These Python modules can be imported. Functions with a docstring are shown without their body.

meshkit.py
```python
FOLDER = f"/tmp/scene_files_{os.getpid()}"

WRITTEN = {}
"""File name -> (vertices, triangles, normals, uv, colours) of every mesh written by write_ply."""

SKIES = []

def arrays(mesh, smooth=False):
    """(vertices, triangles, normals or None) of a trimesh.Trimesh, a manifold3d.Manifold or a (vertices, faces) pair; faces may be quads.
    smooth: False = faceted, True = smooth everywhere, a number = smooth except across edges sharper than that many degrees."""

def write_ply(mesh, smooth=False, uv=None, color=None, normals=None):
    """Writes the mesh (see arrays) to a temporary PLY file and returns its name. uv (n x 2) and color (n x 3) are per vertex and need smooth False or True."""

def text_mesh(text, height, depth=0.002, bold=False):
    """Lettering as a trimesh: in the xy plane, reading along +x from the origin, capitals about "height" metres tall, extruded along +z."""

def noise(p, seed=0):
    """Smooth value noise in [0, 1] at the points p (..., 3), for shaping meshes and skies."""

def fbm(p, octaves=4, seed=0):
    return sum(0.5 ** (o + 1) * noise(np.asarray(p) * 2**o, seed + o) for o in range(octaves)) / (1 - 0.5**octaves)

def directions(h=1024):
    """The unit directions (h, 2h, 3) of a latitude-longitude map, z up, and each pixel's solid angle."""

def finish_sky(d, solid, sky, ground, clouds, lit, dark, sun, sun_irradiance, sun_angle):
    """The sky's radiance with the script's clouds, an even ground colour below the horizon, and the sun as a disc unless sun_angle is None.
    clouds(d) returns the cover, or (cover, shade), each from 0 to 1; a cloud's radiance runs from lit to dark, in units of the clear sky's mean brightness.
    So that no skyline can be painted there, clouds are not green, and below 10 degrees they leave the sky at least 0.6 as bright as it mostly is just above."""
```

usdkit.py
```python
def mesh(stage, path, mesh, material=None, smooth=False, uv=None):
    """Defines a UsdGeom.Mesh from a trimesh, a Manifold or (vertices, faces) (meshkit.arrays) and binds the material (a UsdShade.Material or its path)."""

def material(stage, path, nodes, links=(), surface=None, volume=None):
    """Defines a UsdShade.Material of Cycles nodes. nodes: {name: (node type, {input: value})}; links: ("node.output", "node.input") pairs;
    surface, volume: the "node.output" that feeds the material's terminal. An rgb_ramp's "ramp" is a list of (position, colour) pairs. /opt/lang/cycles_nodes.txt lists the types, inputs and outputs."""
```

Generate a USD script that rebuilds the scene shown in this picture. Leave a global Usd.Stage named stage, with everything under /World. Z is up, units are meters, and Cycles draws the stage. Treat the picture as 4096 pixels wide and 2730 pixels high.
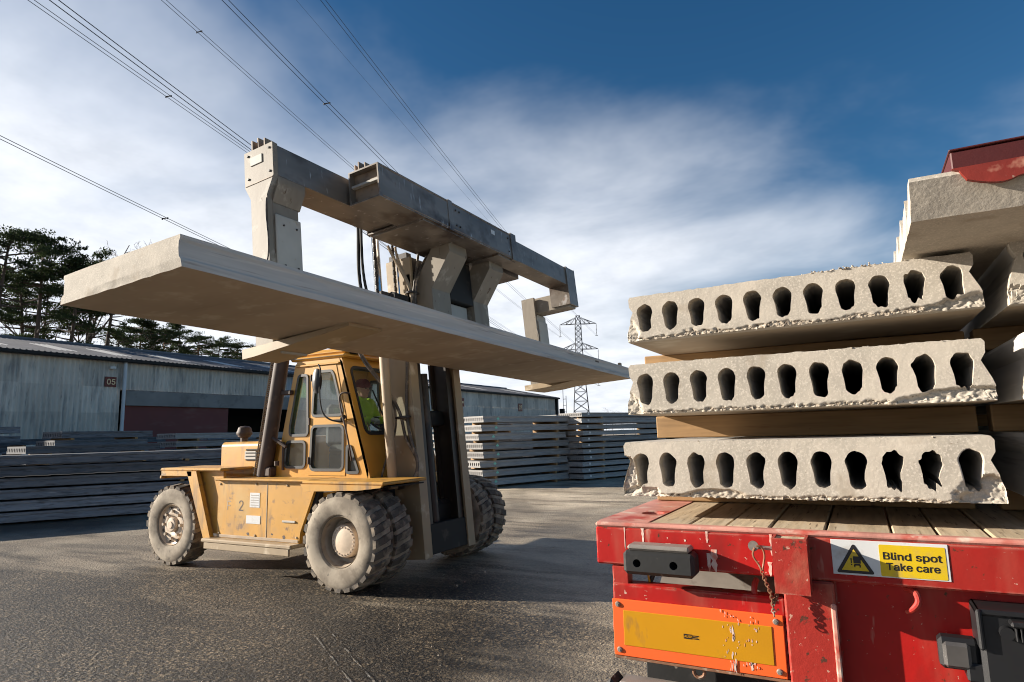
import math
import numpy as np, trimesh, manifold3d as m3
from scipy.spatial import cKDTree
from shapely.geometry import Polygon, Point, box as sbox
from shapely import affinity
import usdkit, meshkit
from pxr import Usd, UsdGeom, UsdLux, UsdShade, Gf, Sdf, Vt

stage = Usd.Stage.CreateInMemory()
UsdGeom.SetStageUpAxis(stage, UsdGeom.Tokens.z)
UsdGeom.SetStageMetersPerUnit(stage, 1.0)
UsdGeom.Xform.Define(stage, '/World')
UsdGeom.Scope.Define(stage, '/World/Looks')

# ------------------------------------------------------------------ camera, sky, sun, exposure
CAM_H = 1.70
RIGHT = np.array([0.87897019, 0.47622558, -0.02491214])
DOWN = np.array([-0.09033041, 0.11497351, -0.98925301])
FWD = np.array([-0.46824335, 0.87177422, 0.14407594])
cam = UsdGeom.Camera.Define(stage, '/World/camera')
cam.CreateHorizontalApertureAttr(36.0)
cam.CreateVerticalApertureAttr(36.0 * 682 / 1024)
cam.CreateFocalLengthAttr(36.0 * 2540 / 4096)
cam.CreateClippingRangeAttr(Gf.Vec2f(0.05, 5000))
EXPOSURE = 1.18
cam.CreateExposureAttr(EXPOSURE)
_m = np.eye(4)
_m[0, :3], _m[1, :3], _m[2, :3], _m[3, :3] = RIGHT, -DOWN, -FWD, (0, 0, CAM_H)
cam.AddTransformOp().Set(Gf.Matrix4d(*_m.ravel().tolist()))

SUN_TO = np.array([-1.0, -0.36, 0.335]); SUN_TO /= np.linalg.norm(SUN_TO)
SUN_EL = math.asin(SUN_TO[2]); SUN_AZ = math.atan2(SUN_TO[0], SUN_TO[1])
sun = UsdLux.DistantLight.Define(stage, '/World/sun')
sun.CreateNormalizeAttr(True); sun.CreateIntensityAttr(1.25); sun.CreateAngleAttr(0.5)
sun.CreateColorAttr(Gf.Vec3f(1.0, 0.915, 0.795))
_z = SUN_TO; _x = np.cross([0, 0, 1.0], _z); _x /= np.linalg.norm(_x); _y = np.cross(_z, _x)
_m = np.eye(4); _m[0, :3], _m[1, :3], _m[2, :3] = _x, _y, _z
sun.AddTransformOp().Set(Gf.Matrix4d(*_m.ravel().tolist()))

SKY_STRENGTH = 0.05
usdkit.material(stage, '/World/Looks/sky_clouds', {
    'sky': ('sky_texture', dict(sky_type='single_scattering', sun_disc=False, sun_elevation=SUN_EL, sun_rotation=SUN_AZ, altitude=300.0, air_density=1.0, aerosol_density=0.6, ozone_density=2.5)),
    'tc': ('texture_coordinate', {}),
    'sep': ('separate_xyz', {}),
    'zc': ('math', dict(math_type='maximum', value2=0.0)),
    'zp': ('math', dict(math_type='add', value2=0.22)),
    'px': ('math', dict(math_type='divide')), 'py': ('math', dict(math_type='divide')),
    'cv': ('combine_xyz', dict(z=0.0)),
    'map': ('mapping', dict(rotation=(0, 0, math.radians(-35)), scale=(0.85, 1.25, 1.0), location=(0.35, 0.2, 0.0))),
    'n1': ('noise_texture', dict(scale=1.25, detail=6.0, roughness=0.50, distortion=0.35)),
    'n2': ('noise_texture', dict(scale=6.0, detail=5.0, roughness=0.6)),
    'low': ('map_range', dict(from_min=0.10, from_max=0.60, to_min=0.40, to_max=-0.25, clamp=True)),
    'west': ('math', dict(math_type='multiply', value2=-0.42)),
    'a1': ('math', dict(math_type='add')), 'a2': ('math', dict(math_type='add')),
    'n2s': ('math', dict(math_type='multiply_add', value2=0.09, value3=-0.045)), 'a3': ('math', dict(math_type='add')),
    'cov': ('map_range', dict(range_type='smoothstep', from_min=0.44, from_max=1.06, to_min=0.0, to_max=0.96, clamp=True)),
    'shade': ('map_range', dict(from_min=0.3, from_max=0.7, to_min=0.0, to_max=1.0, clamp=True)),
    'ccol': ('mix_color', dict(a=(9.6, 9.9, 10.5), b=(7.4, 7.8, 8.5))),
    'deep': ('hsv', dict(saturation=1.3, value=0.90)),
    'mix': ('mix_color', dict(use_clamp=False)),
    'bg': ('background_shader', dict(strength=SKY_STRENGTH)),
}, [('tc.generated', 'sep.vector'), ('sep.z', 'zc.value1'), ('zc.value', 'zp.value1'), ('sep.x', 'px.value1'), ('zp.value', 'px.value2'),
    ('sep.y', 'py.value1'), ('zp.value', 'py.value2'), ('px.value', 'cv.x'), ('py.value', 'cv.y'), ('cv.vector', 'map.vector'),
    ('map.vector', 'n1.vector'), ('cv.vector', 'n2.vector'), ('sep.z', 'low.value'), ('sep.x', 'west.value1'),
    ('n1.fac', 'a1.value1'), ('low.result', 'a1.value2'), ('a1.value', 'a2.value1'), ('west.value', 'a2.value2'),
    ('n2.fac', 'n2s.value1'), ('a2.value', 'a3.value1'), ('n2s.value', 'a3.value2'), ('a3.value', 'cov.value'),
    ('n2.fac', 'shade.value'), ('shade.result', 'ccol.fac'),
    ('sky.color', 'deep.color'), ('deep.color', 'mix.a'), ('ccol.result', 'mix.b'), ('cov.result', 'mix.fac'), ('mix.result', 'bg.color')], surface='bg.background')
sky = UsdLux.DomeLight.Define(stage, '/World/sky')
sky.CreateIntensityAttr(1.0)
UsdShade.MaterialBindingAPI.Apply(sky.GetPrim()).Bind(UsdShade.Material.Get(stage, '/World/Looks/sky_clouds'))
sky.GetPrim().SetCustomDataByKey('kind', 'structure')

# ------------------------------------------------------------------ helpers
_names = {}
def fresh(parent, name):
    k = (parent, name); n = _names.get(k, -1) + 1; _names[k] = n
    return f'{parent}/{name}' if n == 0 else f'{parent}/{name}_{n:03d}'
def data(prim, label=None, category=None, group=None, kind=None):
    if category and not kind: kind = 'thing'
    for k, v in (('label', label), ('category', category), ('group', group), ('kind', kind)):
        if v: prim.SetCustomDataByKey(k, v)
    return prim
def J(*ms):
    out = []
    for m in ms:
        out += list(m) if isinstance(m, (list, tuple)) else [m]
    V, F, o = [], [], 0
    for m in out:
        V.append(np.asarray(m.vertices)); F.append(np.asarray(m.faces) + o); o += len(m.vertices)
    return trimesh.Trimesh(np.vstack(V), np.vstack(F), process=False)
def T(v, f): return trimesh.Trimesh(np.asarray(v, float), np.asarray(f, int), process=False)
def thing(name, label, category, group=None, loc=(0, 0, 0), rz=0.0, kind=None):
    x = UsdGeom.Xform.Define(stage, fresh('/World', name))
    if tuple(loc) != (0, 0, 0): x.AddTranslateOp().Set(Gf.Vec3d(*map(float, loc)))
    if rz: x.AddRotateZOp().Set(float(rz))
    return data(x.GetPrim(), label, category, group, kind)
def part(parent, name, mesh, mat, label=None, smooth=30, kind=None):
    p = usdkit.mesh(stage, fresh(str(parent.GetPath()), name), mesh, mat, smooth=smooth).GetPrim()
    return data(p, label, kind=kind)
def node(parent, name, label=None):
    return data(UsdGeom.Xform.Define(stage, fresh(str(parent.GetPath()), name)).GetPrim(), label)
def solo(name, mesh, mat, label, category, group=None, kind=None, smooth=30):
    p = usdkit.mesh(stage, fresh('/World', name), mesh, mat, smooth=smooth).GetPrim()
    return data(p, label, category, group, kind)
UsdGeom.Scope.Define(stage, '/World/Looks')
def proto(name):
    p = stage.CreateClassPrim(f'/World/Looks/{name}')
    p.SetTypeName('Xform'); return p
def copy(protop, name, label, category, group, loc, rz=0.0, rx=0.0, ry=0.0, scale=None):
    x = UsdGeom.Xform.Define(stage, fresh('/World', name))
    x.GetPrim().GetReferences().AddInternalReference(protop.GetPath()); x.GetPrim().SetInstanceable(True)
    x.AddTranslateOp().Set(Gf.Vec3d(*map(float, loc)))
    if rz: x.AddRotateZOp().Set(float(rz))
    if rx: x.AddRotateXOp().Set(float(rx))
    if ry: x.AddRotateYOp().Set(float(ry))
    if scale is not None: x.AddScaleOp().Set(Gf.Vec3f(*np.broadcast_to(scale, 3).astype(float).tolist()))
    return data(x.GetPrim(), label, category, group)

def box(x0, x1, y0, y1, z0, z1, b=0.0):
    x0, x1 = min(x0, x1), max(x0, x1); y0, y1 = min(y0, y1), max(y0, y1); z0, z1 = min(z0, z1), max(z0, z1)
    if not b:
        m = trimesh.creation.box(extents=(x1 - x0, y1 - y0, z1 - z0)); m.apply_translation(((x0 + x1) / 2, (y0 + y1) / 2, (z0 + z1) / 2)); return m
    b = min(b, (x1 - x0) * .49, (y1 - y0) * .49, (z1 - z0) * .49)
    P = []
    for sx in (0, 1):
        for sy in (0, 1):
            for sz in (0, 1):
                c = np.array([(x0, x1)[sx], (y0, y1)[sy], (z0, z1)[sz]]); d = np.array([1 - 2 * sx, 1 - 2 * sy, 1 - 2 * sz]) * b
                for k in range(3):
                    q = c + d; q[k] = c[k]; P.append(q)
    return trimesh.convex.convex_hull(np.array(P))
def prism(poly, axis, a0, a1):
    if not isinstance(poly, Polygon) and not hasattr(poly, 'geoms'): poly = Polygon(poly)
    out = []
    for g in getattr(poly, 'geoms', [poly]):
        m = trimesh.creation.extrude_polygon(g, abs(a1 - a0), engine='earcut'); v, f = np.asarray(m.vertices), np.asarray(m.faces)
        h = v[:, 2] + min(a0, a1)
        if axis == 'x': v = np.c_[h, v[:, 0], v[:, 1]]
        elif axis == 'y': v = np.c_[v[:, 0], h, v[:, 1]]; f = f[:, ::-1]
        else: v = np.c_[v[:, 0], v[:, 1], h]
        out.append(T(v, f))
    return J(out)
def frame_of(d):
    d = np.asarray(d, float); d = d / np.linalg.norm(d)
    a = np.cross(d, [0, 0, 1.0] if abs(d[2]) < .9 else [1.0, 0, 0]); a /= np.linalg.norm(a)
    return a, np.cross(d, a), d
def cyl(p0, p1, r, n=16, r2=None):
    p0, p1 = np.asarray(p0, float), np.asarray(p1, float); r2 = r if r2 is None else r2
    a, b, d = frame_of(p1 - p0); t = np.arange(n) * 2 * np.pi / n
    ring = np.cos(t)[:, None] * a + np.sin(t)[:, None] * b
    v = np.vstack([p0 + ring * r, p1 + ring * r2, p0, p1]); i = np.arange(n); j = (i + 1) % n
    f = np.vstack([np.c_[i, j, n + j], np.c_[i, n + j, n + i], np.c_[np.full(n, 2 * n), j, i], np.c_[np.full(n, 2 * n + 1), n + i, n + j]])
    return T(v, f)
def tube(path, r, n=8, closed=False):
    p = np.asarray(path, float); m = len(p); r = np.broadcast_to(np.asarray(r, float), (m,))
    t = np.gradient(p, axis=0) if not closed else np.roll(p, -1, 0) - np.roll(p, 1, 0)
    t /= np.linalg.norm(t, axis=1, keepdims=True) + 1e-12
    a = frame_of(t[0])[0]; A = []
    for k in range(m):
        a = a - t[k] * (a @ t[k]); a /= np.linalg.norm(a) + 1e-12; A.append(a)
    A = np.array(A); B = np.cross(t, A); w = np.arange(n) * 2 * np.pi / n
    v = (p[:, None] + r[:, None, None] * (np.cos(w)[None, :, None] * A[:, None] + np.sin(w)[None, :, None] * B[:, None])).reshape(-1, 3)
    f = []
    for k in range(m if closed else m - 1):
        q = (k + 1) % m
        for i in range(n):
            j = (i + 1) % n
            f += [[k * n + i, k * n + j, q * n + j], [k * n + i, q * n + j, q * n + i]]
    if not closed:
        v = np.vstack([v, p[0], p[-1]]); c0, c1 = len(v) - 2, len(v) - 1
        for i in range(n):
            j = (i + 1) % n
            f += [[c0, j, i], [c1, (m - 1) * n + i, (m - 1) * n + j]]
    return T(v, f)
def smooth_path(pts, n=24):
    from scipy.interpolate import CubicSpline
    p = np.asarray(pts, float); s = np.r_[0, np.cumsum(np.linalg.norm(np.diff(p, axis=0), axis=1))]
    return CubicSpline(s, p)(np.linspace(0, s[-1], n))
def lathe_y(prof, n=32, c=(0, 0, 0)):
    """profile of (radius, y) turned about the y axis through c"""
    pr = np.asarray(prof, float); m = len(pr); w = np.arange(n) * 2 * np.pi / n
    v = np.stack([pr[:, 0][:, None] * np.cos(w), np.repeat(pr[:, 1][:, None], n, 1), pr[:, 0][:, None] * np.sin(w)], -1).reshape(-1, 3) + np.asarray(c, float)
    f = []
    for k in range(m - 1):
        for i in range(n):
            j = (i + 1) % n
            f += [[k * n + i, (k + 1) * n + j, k * n + j], [k * n + i, (k + 1) * n + i, (k + 1) * n + j]]
    return T(v, f)
def rrect(x0, x1, y0, y1, r): return sbox(x0 + r, y0 + r, x1 - r, y1 - r).buffer(r, quad_segs=4)
def moved(m, M=None, t=(0, 0, 0)):
    v = np.asarray(m.vertices)
    if M is not None: v = v @ np.asarray(M).T
    return T(v + np.asarray(t, float), m.faces)
def rot(axis, deg):
    a = math.radians(deg); c, s = math.cos(a), math.sin(a)
    return np.array({'x': [[1, 0, 0], [0, c, -s], [0, s, c]], 'y': [[c, 0, s], [0, 1, 0], [-s, 0, c]], 'z': [[c, -s, 0], [s, c, 0], [0, 0, 1]]}[axis])

# ------------------------------------------------------------------ materials
def mat(name, base, rough=0.6, var=0.2, scale=3.0, layers=(), bump=(), metallic=0.0, spec=0.5, stretch=(1, 1, 1), coat=0.0, rnd=0.0, edge=None):
    """base colour varied by noise; layers = (colour, noise scale, low, high, stretch[, detail]); bump = (scale, strength, distance[, kind])"""
    N = {'geo': ('geometry', {}), 'm0': ('mapping', dict(scale=stretch)), 'n0': ('noise_texture', dict(scale=scale, detail=5.0, roughness=0.6)),
         'r0': ('rgb_ramp', {'ramp': [(0.28, tuple(np.array(base) * (1 - var))), (0.72, tuple(np.minimum(np.array(base) * (1 + var), 1)))]}),
         'p': ('principled_bsdf', dict(roughness=rough, metallic=metallic, specular_ior_level=spec, coat_weight=coat))}
    L = [('geo.position', 'm0.vector'), ('m0.vector', 'n0.vector'), ('n0.fac', 'r0.fac')]
    cur = 'r0.color'
    for i, l in enumerate(layers):
        col, sc, lo, hi = l[:4]; st = l[4] if len(l) > 4 else (1, 1, 1); det = l[5] if len(l) > 5 else 4.0
        N[f'lm{i}'] = ('mapping', dict(scale=st, location=(3.1 * i + 1.7, 1.3 * i, 2.1 * i)))
        N[f'ln{i}'] = ('noise_texture', dict(scale=sc, detail=det, roughness=0.6))
        N[f'lr{i}'] = ('map_range', dict(from_min=lo, from_max=hi, to_min=0.0, to_max=1.0, clamp=True))
        N[f'lx{i}'] = ('mix_color', dict(b=tuple(col)))
        L += [('geo.position', f'lm{i}.vector'), (f'lm{i}.vector', f'ln{i}.vector'), (f'ln{i}.fac', f'lr{i}.value'), (f'lr{i}.result', f'lx{i}.fac'), (cur, f'lx{i}.a')]
        cur = f'lx{i}.result'
    if edge:
        N.update(bev=('bevel', dict(radius=edge[1])), ed=('vector_math', dict(math_type='dot_product')), er=('map_range', dict(from_min=0.995, from_max=0.86, to_min=0.0, to_max=1.0, clamp=True)), en=('noise_texture', dict(scale=edge[2], detail=4.0)), em=('map_range', dict(from_min=edge[3], from_max=edge[3] + 0.14, to_min=0.0, to_max=1.0, clamp=True)), ex=('math', dict(math_type='multiply')), eo=('mix_color', dict(b=tuple(edge[0]))))
        L += [('bev.bevel', 'ed.vector1'), ('geo.normal', 'ed.vector2'), ('ed.value', 'er.value'), ('geo.position', 'en.vector'), ('en.fac', 'em.value'), ('er.result', 'ex.value1'), ('em.result', 'ex.value2'), ('ex.value', 'eo.fac'), (cur, 'eo.a')]; cur = 'eo.result'
    if rnd:
        N.update(oi=('object_info', {}), om=('map_range', dict(from_min=0.0, from_max=1.0, to_min=1 - rnd, to_max=1 + rnd)), oc=('combine_color', {}), ox=('mix_color', dict(blend_type='multiply', fac=1.0, use_clamp=False)))
        L += [('oi.random', 'om.value'), ('om.result', 'oc.r'), ('om.result', 'oc.g'), ('om.result', 'oc.b'), (cur, 'ox.a'), ('oc.color', 'ox.b')]; cur = 'ox.result'
    L.append((cur, 'p.base_color'))
    prev = None
    for i, bq in enumerate(bump):
        sc, st, di = bq[:3]; kind = bq[3] if len(bq) > 3 else 'noise'
        N[f'bn{i}'] = (('noise_texture', dict(scale=sc, detail=4.0, roughness=0.65)) if kind == 'noise' else ('voronoi_texture', dict(scale=sc)))
        N[f'bb{i}'] = ('bump', dict(strength=st, distance=di))
        L += [('geo.position', f'bn{i}.vector'), (f'bn{i}.fac' if kind == 'noise' else f'bn{i}.distance', f'bb{i}.height')]
        if prev: L.append((prev, f'bb{i}.normal'))
        prev = f'bb{i}.normal'
    if prev: L.append((prev, 'p.normal'))
    return usdkit.material(stage, f'/World/Looks/{name}', N, L, surface='p.BSDF')

M = {}
M['concrete'] = mat('concrete_cut', (0.42, 0.372, 0.305), 0.85, 0.16, 6.0, layers=[((0.54, 0.48, 0.40), 150.0, 0.52, 0.64, (1, 1, 1), 2.0), ((0.24, 0.19, 0.14), 70.0, 0.67, 0.73), ((0.56, 0.49, 0.40), 2.2, 0.50, 0.72), ((0.33, 0.27, 0.20), 5.0, 0.60, 0.74)], bump=[(60, 0.25, 0.004), (11, 0.2, 0.01)])
M['aggregate'] = mat('broken_aggregate', (0.36, 0.30, 0.23), 0.9, 0.35, 60.0, layers=[((0.55, 0.48, 0.39), 90.0, 0.53, 0.60, (1, 1, 1), 1.0), ((0.12, 0.09, 0.065), 80.0, 0.56, 0.64, (1, 1, 1), 1.0)], bump=[(90, 0.6, 0.006)])
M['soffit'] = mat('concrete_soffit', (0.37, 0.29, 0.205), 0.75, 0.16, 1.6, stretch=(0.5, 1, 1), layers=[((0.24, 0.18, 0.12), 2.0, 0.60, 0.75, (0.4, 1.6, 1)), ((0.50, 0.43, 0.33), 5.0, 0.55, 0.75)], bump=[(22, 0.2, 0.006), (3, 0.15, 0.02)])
M['slab_side'] = mat('concrete_slab_side', (0.47, 0.445, 0.41), 0.85, 0.15, 3.0, stretch=(1, 0.25, 5), layers=[((0.22, 0.19, 0.17), 2.5, 0.58, 0.72, (1, 0.3, 9)), ((0.58, 0.54, 0.48), 4.0, 0.55, 0.7, (1, 0.3, 8))], bump=[(30, 0.3, 0.006)])
M['yard_dark'] = mat('weathered_yard_concrete', (0.155, 0.155, 0.165), 0.8, 0.25, 2.0, rnd=0.5, stretch=(1, 1, 6), layers=[((0.06, 0.06, 0.065), 3.0, 0.52, 0.68, (1, 1, 8)), ((0.25, 0.24, 0.23), 5.0, 0.60, 0.74, (0.6, 0.6, 5))], bump=[(20, 0.25, 0.008)])  # yard concrete, darkened to paint shade on the left stacks
M['yard'] = mat('yard_slab_concrete', (0.27, 0.26, 0.25), 0.85, 0.2, 2.0, rnd=0.2, stretch=(1, 1, 6), layers=[((0.20, 0.19, 0.19), 3.0, 0.56, 0.72, (1, 1, 8)), ((0.46, 0.43, 0.39), 5.0, 0.60, 0.74, (0.6, 0.6, 5))], bump=[(20, 0.25, 0.008)])
M['batten'] = mat('timber_batten', (0.29, 0.17, 0.072), 0.75, 0.25, 3.0, rnd=0.15, stretch=(1, 5, 14), layers=[((0.20, 0.10, 0.04), 3.5, 0.60, 0.72, (1, 4, 10)), ((0.08, 0.04, 0.02), 9.0, 0.70, 0.76)], bump=[(40, 0.2, 0.003)])
M['plank'] = mat('deck_plank_wood', (0.44, 0.34, 0.22), 0.8, 0.3, 3.0, rnd=0.12, stretch=(14, 1, 1), layers=[((0.50, 0.41, 0.29), 4.0, 0.50, 0.68, (6, 1, 1)), ((0.13, 0.085, 0.05), 6.0, 0.60, 0.70, (12, 1, 1)), ((0.42, 0.16, 0.12), 2.0, 0.66, 0.75)], bump=[(50, 0.35, 0.003)])
M['red'] = mat('trailer_red_paint', (0.37, 0.009, 0.007), 0.46, 0.2, 2.5, spec=0.28, edge=((0.42, 0.20, 0.15), 0.010, 22.0, 0.42), layers=[((0.25, 0.03, 0.02), 1.8, 0.52, 0.76, (1, 1, 0.6)), ((0.20, 0.014, 0.010), 4.0, 0.50, 0.68, (1, 1, 0.4)), ((0.36, 0.06, 0.04), 6.0, 0.52, 0.72, (1, 1, 0.25)), ((0.46, 0.20, 0.15), 14.0, 0.63, 0.71, (1, 1, 0.22)), ((0.50, 0.32, 0.25), 55.0, 0.675, 0.71), ((0.07, 0.03, 0.015), 30.0, 0.65, 0.70)], bump=[(35, 0.12, 0.003), (5, 0.10, 0.02)])
M['red_worn'] = mat('worn_red_edge', (0.50, 0.22, 0.17), 0.6, 0.3, 7.0, layers=[((0.40, 0.05, 0.03), 6.0, 0.52, 0.64), ((0.60, 0.48, 0.38), 11.0, 0.58, 0.70)], bump=[(40, 0.3, 0.003)])
M['red_dark'] = mat('red_post_paint', (0.33, 0.024, 0.016), 0.5, 0.2, 4.0, spec=0.3, edge=((0.40, 0.17, 0.12), 0.008, 26.0, 0.44), layers=[((0.34, 0.09, 0.055), 9.0, 0.54, 0.70, (1, 1, .5)), ((0.48, 0.27, 0.2), 60.0, 0.655, 0.70), ((0.08, 0.03, 0.018), 28.0, 0.63, 0.68)], bump=[(45, 0.35, 0.004)])
M['maroon'] = mat('maroon_steel', (0.06, 0.004, 0.003), 0.6, 0.25, 5.0, layers=[((0.36, 0.18, 0.13), 6.0, 0.68, 0.76, (3, 1, 0.4))], bump=[(30, 0.2, 0.004)])  # red steel with the shade on the beam painted in as maroon
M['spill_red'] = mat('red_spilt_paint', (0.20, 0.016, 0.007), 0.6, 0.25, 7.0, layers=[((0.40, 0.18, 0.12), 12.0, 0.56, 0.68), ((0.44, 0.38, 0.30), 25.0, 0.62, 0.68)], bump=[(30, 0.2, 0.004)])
M['black_rubber'] = mat('black_rubber', (0.010, 0.010, 0.010), 0.6, 0.3, 8.0, layers=[((0.05, 0.047, 0.043), 7.0, 0.54, 0.72), ((0.2, 0.17, 0.14), 40.0, 0.66, 0.72)], bump=[(60, 0.2, 0.002)])
M['black_plastic'] = mat('black_plastic', (0.010, 0.010, 0.011), 0.45, 0.2, 6.0, layers=[((0.06, 0.058, 0.054), 5.0, 0.55, 0.75)])
M['grey_steel'] = mat('grey_dusty_steel', (0.26, 0.23, 0.20), 0.5, 0.2, 6.0, metallic=0.3, layers=[((0.16, 0.13, 0.11), 9.0, 0.6, 0.7)], bump=[(50, 0.2, 0.002)])
M['rust'] = mat('rusty_chain', (0.20, 0.09, 0.045), 0.75, 0.35, 30.0, layers=[((0.36, 0.29, 0.22), 20.0, 0.58, 0.68)])
M['orange'] = mat('orange_fluorescent', (0.80, 0.105, 0.010), 0.55, 0.07, 4.0, layers=[((0.62, 0.10, 0.02), 2.0, 0.56, 0.8, (1, 1, .5)), ((0.30, 0.08, 0.03), 9.0, 0.66, 0.76)])
M['amber'] = mat('amber_reflective', (0.52, 0.24, 0.004), 0.35, 0.06, 3.0, layers=[((0.40, 0.17, 0.006), 2.2, 0.5, 0.8), ((0.30, 0.15, 0.03), 12.0, 0.66, 0.76, (1, 1, .4))], bump=[(180, 0.1, 0.001)])
M['sign_white'] = mat('sign_white', (0.60, 0.60, 0.59), 0.4, 0.06, 6.0, layers=[((0.42, 0.38, 0.33), 14.0, 0.56, 0.74)])
M['sign_yellow'] = mat('sign_yellow', (0.62, 0.42, 0.006), 0.4, 0.08, 6.0, layers=[((0.50, 0.34, 0.06), 14.0, 0.56, 0.74)])
M['ink'] = mat('sign_black', (0.012, 0.01, 0.012), 0.4, 0.1, 6.0)
M['splash'] = mat('cement_splash', (0.66, 0.50, 0.42), 0.85, 0.2, 30.0, layers=[((0.58, 0.2, 0.14), 24.0, 0.5, 0.62)])
M['yellow'] = mat('forklift_yellow_paint', (0.51, 0.262, 0.042), 0.46, 0.14, 2.0, edge=((0.20, 0.12, 0.06), 0.012, 9.0, 0.46), layers=[((0.40, 0.225, 0.07), 2.6, 0.54, 0.74), ((0.17, 0.10, 0.05), 7.0, 0.60, 0.72), ((0.48, 0.33, 0.13), 1.4, 0.58, 0.74, (1, 1, 0.5)), ((0.20, 0.12, 0.06), 4.0, 0.57, 0.70, (1, 1, 0.15))], bump=[(6, 0.08, 0.02)])
M['cab'] = mat('cab_yellow_paint', (0.54, 0.268, 0.034), 0.38, 0.1, 2.5, edge=((0.24, 0.14, 0.06), 0.008, 9.0, 0.48), layers=[((0.42, 0.25, 0.09), 6.0, 0.64, 0.76)], coat=0.2)
M['leg'] = mat('weathered_leg_paint', (0.215, 0.182, 0.14), 0.6, 0.16, 2.0, edge=((0.13, 0.10, 0.075), 0.012, 12.0, 0.46), stretch=(1, 1, 0.4), layers=[((0.17, 0.135, 0.10), 3.0, 0.54, 0.70, (1, 1, 0.3)), ((0.38, 0.34, 0.28), 4.0, 0.58, 0.72), ((0.10, 0.06, 0.035), 14.0, 0.65, 0.70, (1, 1, 0.3))], bump=[(20, 0.15, 0.004)])
M['tan'] = mat('mast_tan_paint', (0.33, 0.245, 0.148), 0.55, 0.16, 2.0, edge=((0.16, 0.11, 0.07), 0.010, 12.0, 0.46), stretch=(1, 1, 0.4), layers=[((0.30, 0.21, 0.13), 4.0, 0.60, 0.75, (1, 1, 0.4)), ((0.58, 0.49, 0.36), 3.0, 0.58, 0.72)], bump=[(20, 0.1, 0.004)])
M['pale'] = mat('pale_leg_paint', (0.40, 0.375, 0.33), 0.6, 0.1, 3.0, layers=[((0.36, 0.30, 0.23), 8.0, 0.64, 0.74)], bump=[(25, 0.1, 0.003)])
M['beam'] = mat('scuffed_beam_steel', (0.19, 0.16, 0.132), 0.38, 0.35, 2.0, edge=((0.42, 0.40, 0.37), 0.010, 7.0, 0.46), metallic=0.30, stretch=(1, 0.5, 1.6), layers=[((0.075, 0.05, 0.036), 2.2, 0.50, 0.66, (1, 0.7, 1)), ((0.42, 0.40, 0.38), 9.0, 0.62, 0.72, (1, 1.5, 0.35)), ((0.17, 0.085, 0.045), 14.0, 0.66, 0.73, (1, 1.4, 0.3))], bump=[(12, 0.12, 0.006)])
M['beam_brown'] = mat('rusty_box_steel', (0.26, 0.185, 0.125), 0.6, 0.3, 3.0, layers=[((0.12, 0.075, 0.05), 5.0, 0.52, 0.68), ((0.42, 0.34, 0.24), 6.0, 0.60, 0.70, (1, 1, 0.5))], bump=[(18, 0.2, 0.005)])
M['mast_dark'] = mat('greasy_mast_steel', (0.035, 0.025, 0.019), 0.45, 0.3, 3.0, layers=[((0.16, 0.11, 0.07), 4.0, 0.60, 0.75, (1, 1, 0.4))])
M['machine_black'] = mat('machine_black', (0.009, 0.008, 0.007), 0.75, 0.3, 4.0, layers=[((0.06, 0.045, 0.035), 5.0, 0.6, 0.75)])
M['exhaust'] = mat('sooty_brown_steel', (0.062, 0.038, 0.028), 0.65, 0.3, 5.0, layers=[((0.13, 0.085, 0.06), 5.0, 0.58, 0.72)])
M['guard'] = mat('tan_guard_mesh', (0.33, 0.25, 0.17), 0.6, 0.2, 8.0)
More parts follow.
